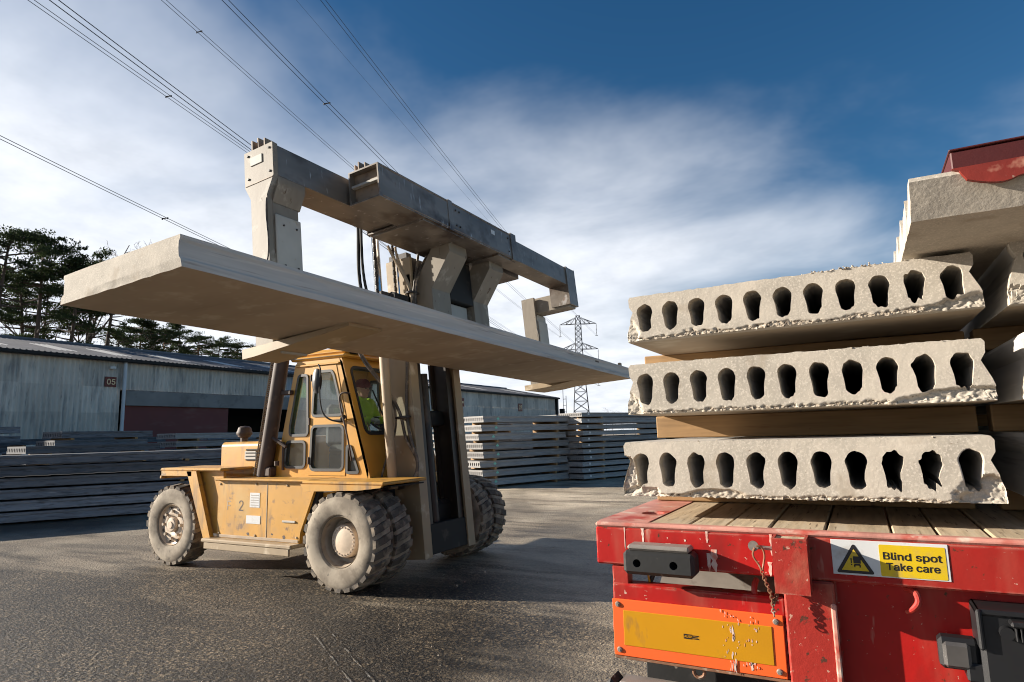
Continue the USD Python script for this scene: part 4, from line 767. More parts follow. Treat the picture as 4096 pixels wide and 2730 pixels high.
def timber(label, x0, x1, y, z0, z1, tilt=0):
    return solo('timber_bearer', moved(box(x0, x1, y, y + .10, z0, z1, .004), None), M['batten'], label, 'timber bearer', 'timber bearers between the trailer slabs')
timber('thin timber bearer on the deck under the lowest left slab', -.86, .36, 3.0, 1.3735, 1.4515)
timber('sunlit timber bearer under the middle left slab of the trailer', -.845, .40, 3.0, 1.661, 1.762)
timber('timber bearer under the top left slab, orange end showing', -.90, .40, 3.05, 1.966, 2.059)
timber('dark timber bearer on the deck under the right stack', .44, 1.6, 3.0, 1.3735, 1.4535)
timber('dark timber bearer under the middle right slab, past the gap', .445, 1.6, 3.0, 1.662, 1.7635)
timber('dark timber bearer under the top right slab', .43, 1.6, 3.05, 1.978, 2.0635)
for nm, y in (('front', 7.2),):
    timber('far timber bearer on the deck near the trailer front', -.86, 1.6, y, 1.3735, 1.4515); timber('far timber bearer under the middle slabs', -.86, 1.6, y, 1.661, 1.762); timber('far timber bearer under the top slabs', -.86, 1.6, y, 1.966, 2.059)
# precast stair unit on top, with teeth
bot, z0 = 2.285, 2.262
teeth = [2.00, 2.205, 2.415, 2.63, 2.85, 3.08, 3.32]
prof = [(2.03, z0)]
for k, y in enumerate(teeth[:-1]):
    zt = 2.372; prof += [(y + .012, 2.262 + .035 if k == 0 else zt - .075), (y, zt - .03), (y + .004, zt), (teeth[k + 1] - .03, zt - .068)]
prof += [(3.36, z0 + .03), (3.36, z0)]
pts = []
for k, y in enumerate(teeth[:-1]):
    if k == 0: pts += [(y + .07, z0 + .002), (y + .008, 2.36), (y + .012, 2.372)]
    else: pts += [(y - .012, 2.300), (y, 2.366), (y + .006, 2.372)]
pts += [(3.34, 2.30), (3.36, z0 + .002)]
st = thing('stone_stair_unit', 'pale precast concrete stair unit with stepped side on top of the slabs', 'stair unit')
stp = Polygon(pts).buffer(0)
sm = from_m3(to_m3(prism(stp, 'x', .182, 1.55)).refine_to_length(.03)); v = np.asarray(sm.vertices); nz = meshkit.fbm(v * 22, 3) - .5
v2 = v.copy(); v2[:, 0] += np.where(v[:, 0] < .19, nz * .006, 0); v2[:, 1] += np.where(v[:, 1] < 2.08, nz * .003, 0); v2[:, 2] += nz * .004
part(st, 'body', T(v2, sm.faces), M['concrete'], smooth=35)
rb = thing('red_steel_beam', 'red steel beam painted shade-dark, resting on the precast stair, cut by the photo edge', 'steel beam')
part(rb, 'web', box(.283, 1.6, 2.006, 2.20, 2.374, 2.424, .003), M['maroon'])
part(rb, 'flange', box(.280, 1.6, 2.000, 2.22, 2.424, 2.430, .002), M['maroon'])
xs = np.linspace(.282, .72, 30); r = np.random.default_rng(5); lo = 2.342 - .026 * np.sin(np.linspace(0, 3.1, 30) * 2.2) ** 2 + np.convolve(r.normal(0, .007, 34), np.ones(5) / 5, 'valid'); lo[0] = 2.372; lo[1] = 2.365
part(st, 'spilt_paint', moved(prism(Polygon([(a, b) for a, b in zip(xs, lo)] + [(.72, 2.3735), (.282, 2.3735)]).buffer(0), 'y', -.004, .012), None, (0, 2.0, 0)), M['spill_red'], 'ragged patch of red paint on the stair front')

# ------------------------------------------------------------------ forklift (drives towards +x; near side faces -y)
fl = thing('forklift', 'dusty yellow heavy forklift truck carrying a long concrete slab on a lifting frame', 'forklift')
TYRE_R = .555
def wheel_parts(w, yo, sgn, c, kind):
    """wheel at c=(x, z); outer face at y=yo, body extends sgn*0.34 inwards; sgn=+1: outer face looks to -y"""
    cx, cz = c; y = lambda q: yo + sgn * q
    prof = [(.285, .05), (.30, .025), (.34, .012), (.41, .004), (.47, .012), (.515, .035), (.530, .06), (.532, .28), (.515, .305), (.47, .328), (.40, .335), (.30, .315), (.285, .29)]
    def L(p, n=48):
        m = lathe_y([(r_, y(q)) for r_, q in p], n, (cx, 0, cz)); 
        return m if sgn > 0 else T(m.vertices, m.faces[:, ::-1])
    part(w, 'tyre', L(prof), M['tyre'], smooth=40)
    lug = []; nl = 24
    for k in range(nl):
        for side_, off in ((0, 0), (1, .5)):
            a = 2 * np.pi * (k + off) / nl; a2 = a + (.07 if side_ == 0 else -.07)
            q0, q1 = ((.022, .185) if side_ == 0 else (.155, .318)); hw_ = .040
            P = []
            for aa, q, in_, out_ in (((a if side_ == 0 else a2), q0, .495 if side_ == 0 else .52, .538 if side_ == 0 else .555), ((a2 if side_ == 0 else a), q1, .52 if side_ == 0 else .495, .555 if side_ == 0 else .538)):
                for s in (-1, 1):
                    for rr_ in (in_, out_):
                        wd = hw_ * (1.25 if rr_ < .53 else .95); P.append([cx + rr_ * math.cos(aa) - s * wd * math.sin(aa), y(q), cz + rr_ * math.sin(aa) + s * wd * math.cos(aa)])
            lug.append(trimesh.convex.convex_hull(np.array(P)))
    part(w, 'tread', J(lug), M['tread'] if kind != 'inner' else M['tread'], smooth=20)
    if kind == 'front':
        part(w, 'rim', L([(.286, .055), (.276, .045), (.272, .10), (.255, .12), (.245, .20), (.20, .21), (.19, .25), (.12, .255)]), M['rim'], smooth=35)
        part(w, 'hub', L([(.19, .25), (.185, .13), (.17, .105), (.10, .092), (.04, .088), (.0001, .088)]), M['hub'], smooth=35)
        part(w, 'hub_bolts', J([cyl((cx + .150 * math.cos(a), y(.112), cz + .150 * math.sin(a)), (cx + .150 * math.cos(a), y(.092), cz + .150 * math.sin(a)), .0085, 6) for a in np.arange(22) / 22 * 2 * np.pi]), M['hub'])
    elif kind == 'rear':
        part(w, 'rim', L([(.286, .055), (.276, .04), (.270, .06), (.262, .085), (.235, .10), (.215, .075), (.16, .065), (.115, .08), (.10, .10)]), M['hub'], smooth=35)
        part(w, 'hub', L([(.10, .11), (.098, .045), (.085, .032), (.05, .028), (.045, .018), (.0001, .018)]), M['hub'], smooth=35)
        part(w, 'wheel_nuts', J([cyl((cx + .185 * math.cos(a), y(.078), cz + .185 * math.sin(a)), (cx + .185 * math.cos(a), y(.035), cz + .185 * math.sin(a)), .021, 8) for a in np.arange(8) / 8 * 2 * np.pi]), M['rim'])
        part(w, 'hand_holes', J([cyl((cx + .232 * math.cos(a), y(.1), cz + .232 * math.sin(a)), (cx + .232 * math.cos(a), y(.072), cz + .232 * math.sin(a)), .024, 10) for a in np.arange(8) / 8 * 2 * np.pi + .39]), M['mast_dark'])
    else:
        part(w, 'rim', L([(.286, .06), (.25, .12), (.05, .13)], 24), M['rim'], smooth=35)
FX, RX, WZ = -5.20, -8.60, .553
for nm, yo, s, c, kd in (('wheel', 5.46, 1, (FX, WZ), 'front'), ('wheel', 5.815, 1, (FX, WZ), 'inner'), ('wheel', 7.69, 1, (FX, WZ), 'inner'), ('wheel', 8.39, -1, (FX, WZ), 'front'), ('wheel', 5.74, 1, (RX, WZ), 'rear'), ('wheel', 8.10, -1, (RX, WZ), 'rear')):
    w = node(fl, nm, {'front': 'big front drive wheel with pale dished hub', 'rear': 'rear steering wheel with bolted pale rim'}.get(kd)); wheel_parts(w, yo, s, c, kd)
part(fl, 'axle', J(cyl((FX, 5.9, WZ), (FX, 8.0, WZ), .16, 14), box(FX - .28, FX + .26, 6.4, 7.5, .30, .85, .05)), M['machine_black']); part(fl, 'axle', J(box(RX - .12, RX + .12, 6.0, 7.8, .42, .68, .03)), M['machine_black'])
# chassis and body
part(fl, 'chassis', J(box(-7.5, -5.45, 5.78, 8.0, .40, 1.17, .03), box(-8.9, -7.4, 6.25, 7.6, .55, 1.28, .06)), M['yellow'])
sp = Polygon([(-7.47, .46), (-5.99, .46), (-5.97, .60), (-5.76, 1.08), (-5.74, 1.19), (-7.47, 1.19)])
pan = part(fl, 'side_panel', prism(sp, 'y', 5.66, 5.80), M['yellow'], 'yellow side panel between the wheels with a number two')
def num_y(s, h, x, z, y, mat_, name):
    m = meshkit.text_mesh(s, h, .0012, False); v = np.asarray(m.vertices); part(pan, name, T(np.c_[x + v[:, 0], y - v[:, 2], z + v[:, 1]], m.faces), mat_)
num_y('F', .115, -7.30, .815, 5.6595, M['guard'], 'fleet_number'); num_y('2', .13, -7.08, .81, 5.6595, M['exhaust'], 'fleet_number')
part(pan, 'paper_label', box(-6.86, -6.68, 5.656, 5.661, .86, 1.04, .001), M['sign_white']); part(pan, 'paper_label', box(-6.92, -6.66, 5.656, 5.661, .66, .76, .001), M['sign_white'])
part(pan, 'label_lines', J([box(-6.84, -6.70, 5.6545, 5.6562, .885 + .03 * q, .893 + .03 * q) for q in range(5)]), M['grey_steel'])
part(pan, 'step_slot', box(-6.27, -6.05, 5.645, 5.662, .70, .725, .004), M['pale'])
part(fl, 'foot_step', J(box(-7.60, -5.98, 5.52, 5.82, .415, .462, .012), box(-7.55, -6.02, 5.53, 5.56, .335, .415, .006)), M['tan'], 'dusty step plate below the side panel')
part(fl, 'platform', J(box(-7.48, -5.78, 5.60, 6.12, 1.185, 1.215, .012), box(-5.80, -4.58, 5.50, 6.30, 1.175, 1.212, .012), prism([(-5.82, 1.175), (-4.60, 1.175), (-4.62, 1.150), (-4.95, 1.115), (-5.65, 1.095), (-5.76, 1.08)], 'y', 5.50, 5.535)), M['yellow'], 'flat mudguard platform over the front wheel')
part(fl, 'mudguard', prism(Polygon([(-5.84, .55), (-5.965, .60), (-5.77, 1.08), (-4.64, 1.155), (-4.64, 1.14), (-5.72, 1.06)]), 'y', 5.70, 6.32), M['machine_black'])
part(fl, 'platform', box(-7.45, -5.75, 7.75, 8.30, 1.18, 1.212, .012), M['yellow'])
part(fl, 'rear_fender', J(box(-8.64, -7.36, 5.60, 6.30, 1.305, 1.345, .015), box(-8.64, -7.95, 5.60, 5.63, 1.235, 1.31, .006), box(-8.64, -8.60, 5.60, 6.3, 1.20, 1.31, .006)), M['yellow'])
part(fl, 'rear_fender', J(box(-8.64, -7.36, 7.55, 8.25, 1.305, 1.345, .015)), M['yellow'])
part(fl, 'fender_stay', prism([(-8.06, 1.305), (-7.86, 1.305), (-7.52, .45), (-7.66, .45)], 'y', 5.60, 5.66), M['yellow'], 'slanting fender plate behind the rear wheel')
part(fl, 'fender_web', prism([(-7.97, 1.30), (-7.42, 1.30), (-7.42, .50), (-7.62, .50)], 'y', 5.69, 5.73), M['yellow'])
part(fl, 'counterweight', J(box(-8.95, -8.0, 6.25, 7.60, .50, 1.30, .10)), M['yellow'])
hood = prism(rrect(6.10, 7.72, 1.20, 1.68, .07), 'x', -8.02, -6.84)
hd = part(fl, 'bonnet', J(hood, box(-8.07, -7.98, 6.16, 7.66, 1.22, 1.62, .04)), M['yellow'])
part(hd, 'louvre', J([box(-7.50, -7.14, 6.085, 6.11, 1.42 + .045 * q, 1.445 + .045 * q, .006) for q in range(4)]), M['machine_black']); part(hd, 'louvre_plate', box(-7.52, -7.30, 6.088, 6.104, 1.44, 1.55, .003), M['pale'])
part(hd, 'seam_strip', box(-8.03, -6.85, 6.088, 6.105, 1.305, 1.318, .003), M['tan'])
part(fl, 'air_precleaner', J(lathe_y([(.0001, 0), (.05, .0), (.05, .06), (.085, .075), (.098, .12), (.098, .16), (.085, .205), (.05, .225), (.0001, .23)], 20).apply_transform(np.array([[1, 0, 0, -7.80], [0, 0, -1, 6.3], [0, 1, 0, 1.675], [0, 0, 0, 1.0]])), lathe_y([(.10, .1), (.108, .115), (.108, .14), (.10, .155)], 20).apply_transform(np.array([[1, 0, 0, -7.80], [0, 0, -1, 6.3], [0, 1, 0, 1.675], [0, 0, 0, 1.0]]))), M['exhaust'])
# small fittings
for x_, z_ in [(-7.43, 1.14), (-7.43, .52), (-6.75, 1.15), (-6.2, 1.14), (-6.03, .53), (-6.75, .52)]: part(pan, 'bolt', lathe_y([(.0001, -.012), (.010, -.011), (.014, -.006), (.016, 0)], 10, (x_, 5.66, z_)), M['tan'])
part(pan, 'seam_strip', box(-6.56, -6.545, 5.656, 5.662, .48, 1.17, .002), M['guard']); [part(pan, 'oil_stain', blobs(1, x_, x_ + .1, .50, .60, 5.6597, .03, .035), M['exhaust']) for x_ in (-6.9, -6.5, -6.3)]
part(pan, 'lower_rail', box(-7.46, -6.0, 5.652, 5.664, .468, .505, .004), M['guard'])
# exhaust stack with guard
e0, e1 = np.array([-7.02, 6.0, 1.22]), np.array([-6.735, 6.0, 2.80])
part(fl, 'exhaust_stack', J(cyl(e0, e1, .098, 24), cyl(e1, e1 + (e1 - e0) * .02, .075, 18), cyl(e1 + (e1 - e0) * .02, e1 + (e1 - e0) * .05 + [-.03, 0, 0], .062, 16)), M['exhaust'], 'sooty brown exhaust stack')
a, b, d = frame_of(e1 - e0); gm = []
for q in np.linspace(0, 1, 56):
    c = e0 + (e1 - e0) * (.02 + .93 * q); w = np.linspace(math.radians(118), math.radians(232), 9)
    ex = np.array([1.0, 0, 0]) - d * d[0]; ex /= np.linalg.norm(ex); ey = np.cross(d, ex)
    gm.append(tube(c + .128 * (np.cos(w)[:, None] * ex + np.sin(w)[:, None] * ey), .0085, 4))
for w in np.radians(np.linspace(118, 232, 7)): gm.append(cyl(e0 + .128 * (math.cos(w) * ex + math.sin(w) * ey), e0 + (e1 - e0) * .96 + .128 * (math.cos(w) * ex + math.sin(w) * ey), .007, 4))
part(fl, 'exhaust_guard', J(gm), M['guard'], 'tan mesh heat guard on the exhaust')
part(fl, 'exhaust_bracket', J(box(-6.80, -6.55, 5.98, 6.06, 2.28, 2.34, .01), cyl((-6.84, 5.97, 1.72), (-6.62, 6.0, 1.60), .022, 8), box(-6.95, -6.83, 5.93, 6.05, 1.215, 1.34, .02), cyl((-6.74, 5.96, 1.36), (-6.74, 5.96, 1.42), .03, 10)), M['exhaust'])
# cab
CY0, CY1 = 6.06, 7.46
side_poly = Polygon([(-6.86, 1.20), (-5.26, 1.20), (-5.255, 1.30), (-5.70, 2.66), (-5.76, 2.72), (-6.48, 2.72), (-6.53, 2.66)])
def rp(pts, r_): return Polygon(pts).buffer(-r_).buffer(r_, quad_segs=4)
wins = dict(rear_upper=rp([(-6.455, 2.53), (-6.29, 2.53), (-6.265, 1.74), (-6.60, 1.74), (-6.595, 1.86)], .05), door_upper=rp([(-6.165, 2.56), (-5.87, 2.56), (-5.83, 2.50), (-5.675, 2.03), (-5.70, 1.98), (-6.20, 1.98)], .05),
            door_lower=rp([(-6.20, 1.86), (-5.66, 1.86), (-5.655, 1.30), (-6.225, 1.30)], .07), rear_lower=rp([(-6.65, 1.67), (-6.31, 1.67), (-6.31, 1.33), (-6.68, 1.33)], .06), quarter=rp([(-5.60, 1.60), (-5.54, 1.60), (-5.40, 1.27), (-5.60, 1.27)], .02))
W = list(wins.values())
def cut(P, ws):
    for w in ws: P = P.difference(w)
    return P
door_poly = Polygon([(-6.245, 1.235), (-5.625, 1.235), (-5.625, 1.97), (-5.80, 2.63), (-6.205, 2.63)])
for y0, sg_ in ((CY0, 1), (CY1, -1)):
    cs_ = part(fl, 'cab_side', prism(cut(side_poly.difference(door_poly.buffer(.006)), W), 'y', y0 - .02, y0 + .02), M['cab'])
    dr_ = part(fl, 'cab_door', prism(cut(door_poly, W), 'y', y0 - .026, y0 + .018), M['cab'], 'cab door with upper and lower window')
    for nm, w in wins.items():
        host = dr_ if nm.startswith('door') else cs_; yf = y0 - sg_ * .03
        fr = part(host, 'window_frame', prism(w.buffer(.012).difference(w.buffer(-.022)), 'y', y0 - .034, y0 + .026), M['gasket'])
        part(host, 'pane', prism(w.buffer(-.004), 'y', y0 - .003, y0 + .003), M['glass'], smooth=False)
    if sg_ > 0:
        for z_ in (1.42, 1.92, 2.48): part(dr_, 'hinge', cyl((-6.238 + (.02 if z_ > 2 else 0), 6.024, z_ - .045), (-6.238 + (.02 if z_ > 2 else 0), 6.024, z_ + .045), .012, 8), M['exhaust'])
        part(dr_, 'door_handle', J(box(-5.80, -5.66, 5.995, 6.03, 1.905, 1.93, .006), cyl((-5.655, 6.0, 1.93), (-5.60, 5.98, 1.96), .028, 10)), M['machine_black'])
        part(cs_, 'grab_rail', tube(smooth_path([(-5.555, 6.03, 2.24), (-5.60, 5.97, 2.255), (-5.655, 5.965, 2.235), (-5.665, 5.965, 2.17), (-5.60, 5.965, 1.93), (-5.50, 5.965, 1.60), (-5.52, 6.03, 1.42)], 40), .011, 8), M['exhaust'])
        part(cs_, 'hinge_rod', J(cyl((-6.70, 6.03, 1.30), (-6.70, 6.03, 1.66), .018, 8)), M['exhaust'])
    part(cs_, 'drip_rail', box(-6.50, -5.74, y0 - sg_ * .045, y0 - sg_ * .005, 2.635, 2.66, .006), M['cab'])
# front panel in its own slanting plane, from (x=-5.24, z=1.2) to (x=-5.72, z=2.72)
f0, f1 = np.array([-5.245, 0, 1.20]), np.array([-5.735, 0, 2.72]); fd = f1 - f0; FL = np.linalg.norm(fd); fd /= FL; fnrm = np.array([fd[2], 0, -fd[0]])
def front(poly, o0, o1):
    m = prism(poly, 'z', o0, o1); v = np.asarray(m.vertices); V = f0 + fd * v[:, 1:2] + np.array([0, 1.0, 0]) * v[:, 0:1] + fnrm * v[:, 2:3]; return T(V, m.faces)
scr = rrect(CY0 + .09, CY1 - .09, .56, FL - .13, .09); low1 = rrect(CY0 + .12, CY1 - .7, .10, .40, .05)
FPAN = sbox(CY0 - .02, 0, CY1 + .02, FL)
cf = part(fl, 'cab_front', front(FPAN.difference(scr), -.02, .02), M['cab'])
part(cf, 'windscreen_frame', front(scr.buffer(.014).difference(scr.buffer(-.024)), -.028, .028), M['gasket']); part(cf, 'windscreen', front(scr.buffer(-.004), -.003, .003), M['glass'], smooth=False)
part(cf, 'wiper', J(tube([f0 + fd * .72 + [0, 6.55, 0] + fnrm * .05, f0 + fd * 1.15 + [0, 6.45, 0] + fnrm * .045], .010, 6)), M['machine_black'])
rp0, rp1 = (-6.86, 1.2), (-6.52, 2.70)
rear_win = sbox(CY0 + .15, .55, CY1 - .15, 1.35); RL = math.hypot(rp1[0] - rp0[0], rp1[1] - rp0[1]); rd = np.array([(rp1[0] - rp0[0]) / RL, 0, (rp1[1] - rp0[1]) / RL]); rn = np.array([rd[2], 0, -rd[0]])
def rear(poly, o0, o1):
    m = prism(poly, 'z', o0, o1); v = np.asarray(m.vertices); return T(np.array([rp0[0], 0, rp0[1]]) + rd * v[:, 1:2] + np.array([0, 1.0, 0]) * v[:, 0:1] + rn * v[:, 2:3], m.faces)
cr = part(fl, 'cab_rear', rear(sbox(CY0 + .021, 0, CY1 - .021, RL).difference(rear_win), -.02, .02), M['cab']); part(cr, 'pane', rear(rear_win, -.003, .003), M['glass'], smooth=False)
rf = part(fl, 'cab_roof', J(box(-6.60, -5.64, CY0 - .05, CY1 + .05, 2.715, 2.765, .02), box(-6.57, -5.68, CY0 - .01, CY1 + .01, 2.765, 2.83, .03), box(-6.45, -5.85, CY0 + .15, CY1 - .15, 2.83, 2.87, .015)), M['cab'])
part(rf, 'work_lamp', J(box(-5.70, -5.60, 6.14, 6.30, 2.77, 2.86, .02), box(-5.605, -5.59, 6.155, 6.285, 2.785, 2.845, .01)), M['machine_black']); part(rf, 'seam_strip', box(-6.59, -5.65, CY0 - .054, CY0 - .048, 2.738, 2.744, .001), M['exhaust'])
part(fl, 'cab_floor', box(-6.82, -5.28, CY0 + .03, CY1 - .03, 1.16, 1.20), M['machine_black'])
part(fl, 'driver_seat', J(box(-6.40, -5.93, 6.50, 7.05, 1.47, 1.61, .05), box(-6.48, -6.34, 6.52, 7.03, 1.58, 2.16, .05), box(-6.45, -6.12, 6.58, 6.98, 1.20, 1.50, .02)), M['seat'])
part(fl, 'control_console', J(box(-5.66, -5.40, 6.35, 7.2, 1.20, 1.75, .03)), M['machine_black'])
swc, swa = np.array([-5.66, 6.78, 1.86]), np.array([.55, 0, .83]); swa /= np.linalg.norm(swa); a, b, d = frame_of(swa); w = np.arange(28) / 28 * 2 * np.pi
part(fl, 'steering_wheel', J(tube(swc + .19 * (np.cos(w)[:, None] * a + np.sin(w)[:, None] * b), .014, 8, closed=True), cyl(swc, swc - swa * .45 + [.15, 0, 0], .03, 8), cyl(swc - a * .19, swc + a * .19, .012, 6)), M['machine_black'])
part(fl, 'control_levers', J([cyl((-5.62, 6.42 + .05 * q, 1.62), (-5.80 + .01 * q, 6.40 + .05 * q, 1.98), .009, 6) for q in range(4)]), M['chrome'])
mr = part(fl, 'wing_mirror', J(lathe_y([(.0001, 0), (.05, .005), (.078, .03), (.078, .05), (.0001, .052)], 20).apply_transform(np.array([[1, 0, 0, -5.99], [0, 1, 0, 5.86], [0, 0, 2.05, 2.42], [0, 0, 0, 1.0]]))), M['black_plastic'])
part(mr, 'mirror_arm', tube(smooth_path([(-5.66, 6.02, 1.905), (-5.74, 5.93, 1.915), (-5.85, 5.89, 1.99), (-5.90, 5.88, 2.12), (-5.925, 5.885, 2.40), (-5.93, 5.89, 2.58), (-5.97, 5.9, 2.63)], 30), .010, 8), M['machine_black'])

# ------------------------------------------------------------------ mast, leaning back
TH = math.radians(5.5); PX, PZ = -4.68, 0.20
def mast(m):
    v = np.asarray(m.vertices); c, s = math.cos(TH), math.sin(TH)
    return T(np.c_[PX + v[:, 0] * c - v[:, 2] * s, v[:, 1], PZ + v[:, 0] * s + v[:, 2] * c], m.faces)
def mpt(u, v, w): c, s = math.cos(TH), math.sin(TH); return np.array([PX + u * c - w * s, v, PZ + u * s + w * c])
def channel(u0, u1, v0, v1, web, fl_, side_):
    """C section in (u, v), web on the v0 side when side_ > 0"""
    P = sbox(u0, v0, u1, v1); inner = sbox(u0 + fl_, v0 + web, u1 - fl_, v1 + 1) if side_ > 0 else sbox(u0 + fl_, v0 - 1, u1 - fl_, v1 - web); return P.difference(inner)
part(fl, 'mast_upright', mast(prism(channel(-.38, 0, 6.40, 6.56, .03, .03, 1), 'z', .04, 2.98)), M['tan'], 'near tan mast upright')
part(fl, 'mast_upright', mast(prism(channel(-.38, 0, 7.38, 7.54, .03, .03, -1), 'z', .04, 2.98)), M['tan'], 'far tan mast upright')
part(fl, 'inner_mast', mast(prism(channel(-.335, -.045, 6.575, 6.68, .025, .03, 1), 'z', .25, 3.95)), M['mast_dark']); part(fl, 'inner_mast', mast(prism(channel(-.335, -.045, 7.26, 7.365, .025, .03, -1), 'z', .25, 3.95)), M['mast_dark'])
part(fl, 'mast_crossbar', J([mast(box(-.36, -.02, 6.44, 7.50, a_, b_, .01)) for a_, b_ in ((.06, .42), )]), M['machine_black']); part(fl, 'mast_crossbar', mast(box(-.42, -.20, 6.44, 7.50, 1.66, 1.86, .02)), M['machine_black']); part(fl, 'mast_crossbar', mast(box(-.37, -.25, 6.44, 7.50, 2.80, 2.97, .01)), M['mast_dark'])
part(fl, 'mast_crossbar', mast(box(-.33, -.06, 6.69, 7.25, 3.72, 3.92, .01)), M['mast_dark'])
part(fl, 'front_plate', J(box(-5.50, -5.42, 6.42, 7.50, .30, 1.18, .01), box(-5.42, -5.15, 6.60, 7.32, .18, .55, .03)), M['machine_black'], 'front plate painted black as shade between the mast uprights')  # black colour paints the shaded interior behind the uprights
part(fl, 'lift_cylinder', J(mast(cyl((-.22, 6.95, .3), (-.22, 6.95, 2.35), .07, 16))), M['mast_dark']); 
for v_ in (6.20, 7.72):
    lc_ = part(fl, 'lift_cylinder', mast(cyl((-.24, v_, .9), (-.24, v_, 3.0), .06, 16)), M['tan']); part(lc_, 'rod', mast(cyl((-.24, v_, 3.0), (-.24, v_, 4.25), .045, 16)), M['chrome'], smooth=60); part(lc_, 'collar', mast(box(-.34, -.12, v_ - .09, v_ + .09, 3.28, 3.35, .01)), M['mast_dark'])
def chain_strip(u, v_, w0, w1, p=.055):
    out = []; 
    for k, w_ in enumerate(np.arange(w0, w1, p)): out.append(mast(box(u - .012, u + .012, v_ - (.020 if k % 2 else .028), v_ + (.020 if k % 2 else .028), w_ + .004, w_ + p * 1.05, .006)))
    return J(out)
for v_ in (6.07, 6.44, 7.62): part(fl, 'lift_chain', chain_strip(-.16, v_, 2.75, 4.24), M['mast_dark'])
for v_, du in ((6.20, -.42), (6.33, -.14)): part(fl, 'pipe', mast(cyl((du + .12, v_, 2.7), (du + .12, v_, 4.25), .012, 8)), M['chrome'])
def hose(pts, r_=.016, m_='hose', lab=None): part(fl, 'hose', tube(smooth_path([mpt(*p) for p in pts], 40), r_, 7), M[m_], lab)
hose([(-.62, 6.15, 2.75), (-.45, 6.2, 2.4), (-.20, 6.30, 1.95), (-.14, 6.33, 1.75), (-.10, 6.36, 1.45), (.02, 6.37, 1.2), (-.02, 6.34, 1.0), (-.2, 6.30, .93), (-.38, 6.25, .92)], .020)
hose([(-.60, 6.13, 2.75), (-.43, 6.18, 2.35), (-.22, 6.28, 1.95), (-.20, 6.30, 1.72), (-.30, 6.28, 1.4), (-.42, 6.2, 1.0)], .013)
hose([(-.06, 6.38, 2.9), (-.05, 6.385, 2.2), (-.08, 6.37, 1.75), (-.02, 6.36, 1.4), (.03, 6.36, 1.15), (-.05, 6.34, .98), (-.25, 6.3, .90)], .020)
part(fl, 'hose_clamp', mast(box(-.20, -.04, 6.28, 6.40, 1.735, 1.765, .006)), M['mast_dark'])
# far and near hydraulic hoses hanging from the beam
hose([(-.10, 5.72, 4.25), (-.10, 5.70, 3.8), (-.12, 5.72, 3.3), (-.08, 5.78, 2.9), (-.1, 5.86, 2.6)], .022, 'machine_black'); hose([(-.06, 5.73, 4.25), (-.05, 5.70, 3.8), (-.06, 5.74, 3.3), (-.02, 5.82, 2.9), (-.05, 5.9, 2.6)], .018, 'machine_black')

# ------------------------------------------------------------------ carriage and telescopic lifting frame
cg = part(fl, 'carriage', J(mast(box(-.03, .05, 6.50, 8.02, 2.60, 3.62, .01)), mast(box(-.10, -.02, 6.62, 7.30, 2.5, 3.7, .01))), M['mast_dark'], 'dark carriage plate behind the slab')
part(cg, 'side_cheek', mast(box(-.34, .06, 6.50, 6.55, 2.45, 3.85, .006)), M['tan'], 'tan cheek plate with hose shadows')
def knee(v0, v1):
    return mast(prism([(.05, 2.45), (.30, 2.45), (.30, 3.38), (.62, 3.80), (.62, 3.93), (.36, 3.93), (.05, 3.50)], 'y', v0, v1))
part(fl, 'support_arm', knee(6.60, 7.02), M['leg'], 'near bent support arm under the beam'); part(fl, 'support_arm', knee(7.62, 8.02), M['leg'], 'far bent support arm under the beam')
part(fl, 'carriage_box', J(mast(box(.06, .30, 7.03, 7.61, 3.30, 3.925, .01))), M['machine_black'])  # added black box, paints the gap between the arms as shade
part(fl, 'pad_plate', mast(box(.06, .22, 7.12, 7.55, 2.45, 3.28, .01)), M['pale'], 'pale plate between the support arms')
hose([(.03, 6.10, 3.90), (.06, 6.28, 3.62), (.08, 6.42, 3.36), (.09, 6.45, 3.1), (.09, 6.46, 2.85), (.04, 6.40, 2.62)], .018, 'guard'); hose([(.03, 6.25, 3.92), (.05, 6.36, 3.6), (.09, 6.44, 3.36), (.10, 6.48, 3.05), (.06, 6.46, 2.7)], .016, 'guard'); hose([(.12, 6.62, 3.9), (.10, 6.56, 3.62), (.10, 6.48, 3.36), (.08, 6.44, 2.9)], .018, 'hose'); hose([(.2, 6.72, 3.88), (.14, 6.60, 3.66), (.12, 6.50, 3.40), (.11, 6.50, 2.8)], .018, 'hose')
part(fl, 'hose_clamp', mast(box(.04, .13, 6.38, 6.56, 3.32, 3.35, .005)), M['mast_dark'])
part(fl, 'valve_block', J(mast(box(-.06, .10, 6.10, 6.42, 2.72, 3.02, .02)), mast(cyl((.02, 6.12, 3.25), (.02, 6.40, 3.25), .05, 12)), mast(box(-.03, .06, 6.06, 6.18, 3.05, 3.20, .01))), M['machine_black'])
def tube_section(u0, u1, w0, w1, t_): return sbox(u0, w0, u1, w1).difference(sbox(u0 + t_, w0 + t_, u1 - t_, w1 - t_))
def along_y(poly, v0, v1): return mast(prism(poly, 'y', v0, v1))
FH = (.47, .88, 3.93, 4.31)
bh = part(fl, 'beam_housing', along_y(tube_section(*FH, .016), 4.95, 8.00), M['beam'], 'front open ended telescopic beam housing')
part(bh, 'end_plate', along_y(sbox(FH[0] + .017, FH[2] + .017, FH[1] - .017, FH[3] - .017), 5.03, 5.04), M['beam_brown']); part(bh, 'stiffener', mast(box(FH[0] + .02, FH[1] - .02, 4.97, 5.02, 4.13, 4.155)), M['pale'])
part(bh, 'weld_band', along_y(tube_section(FH[0] - .008, FH[1] + .008, FH[2] - .008, FH[3] + .008, .008), 6.25, 6.34), M['beam']); part(bh, 'weld_band', along_y(tube_section(FH[0] - .014, FH[1] + .014, FH[2] - .014, FH[3] + .014, .014), 7.86, 8.01), M['beam'])
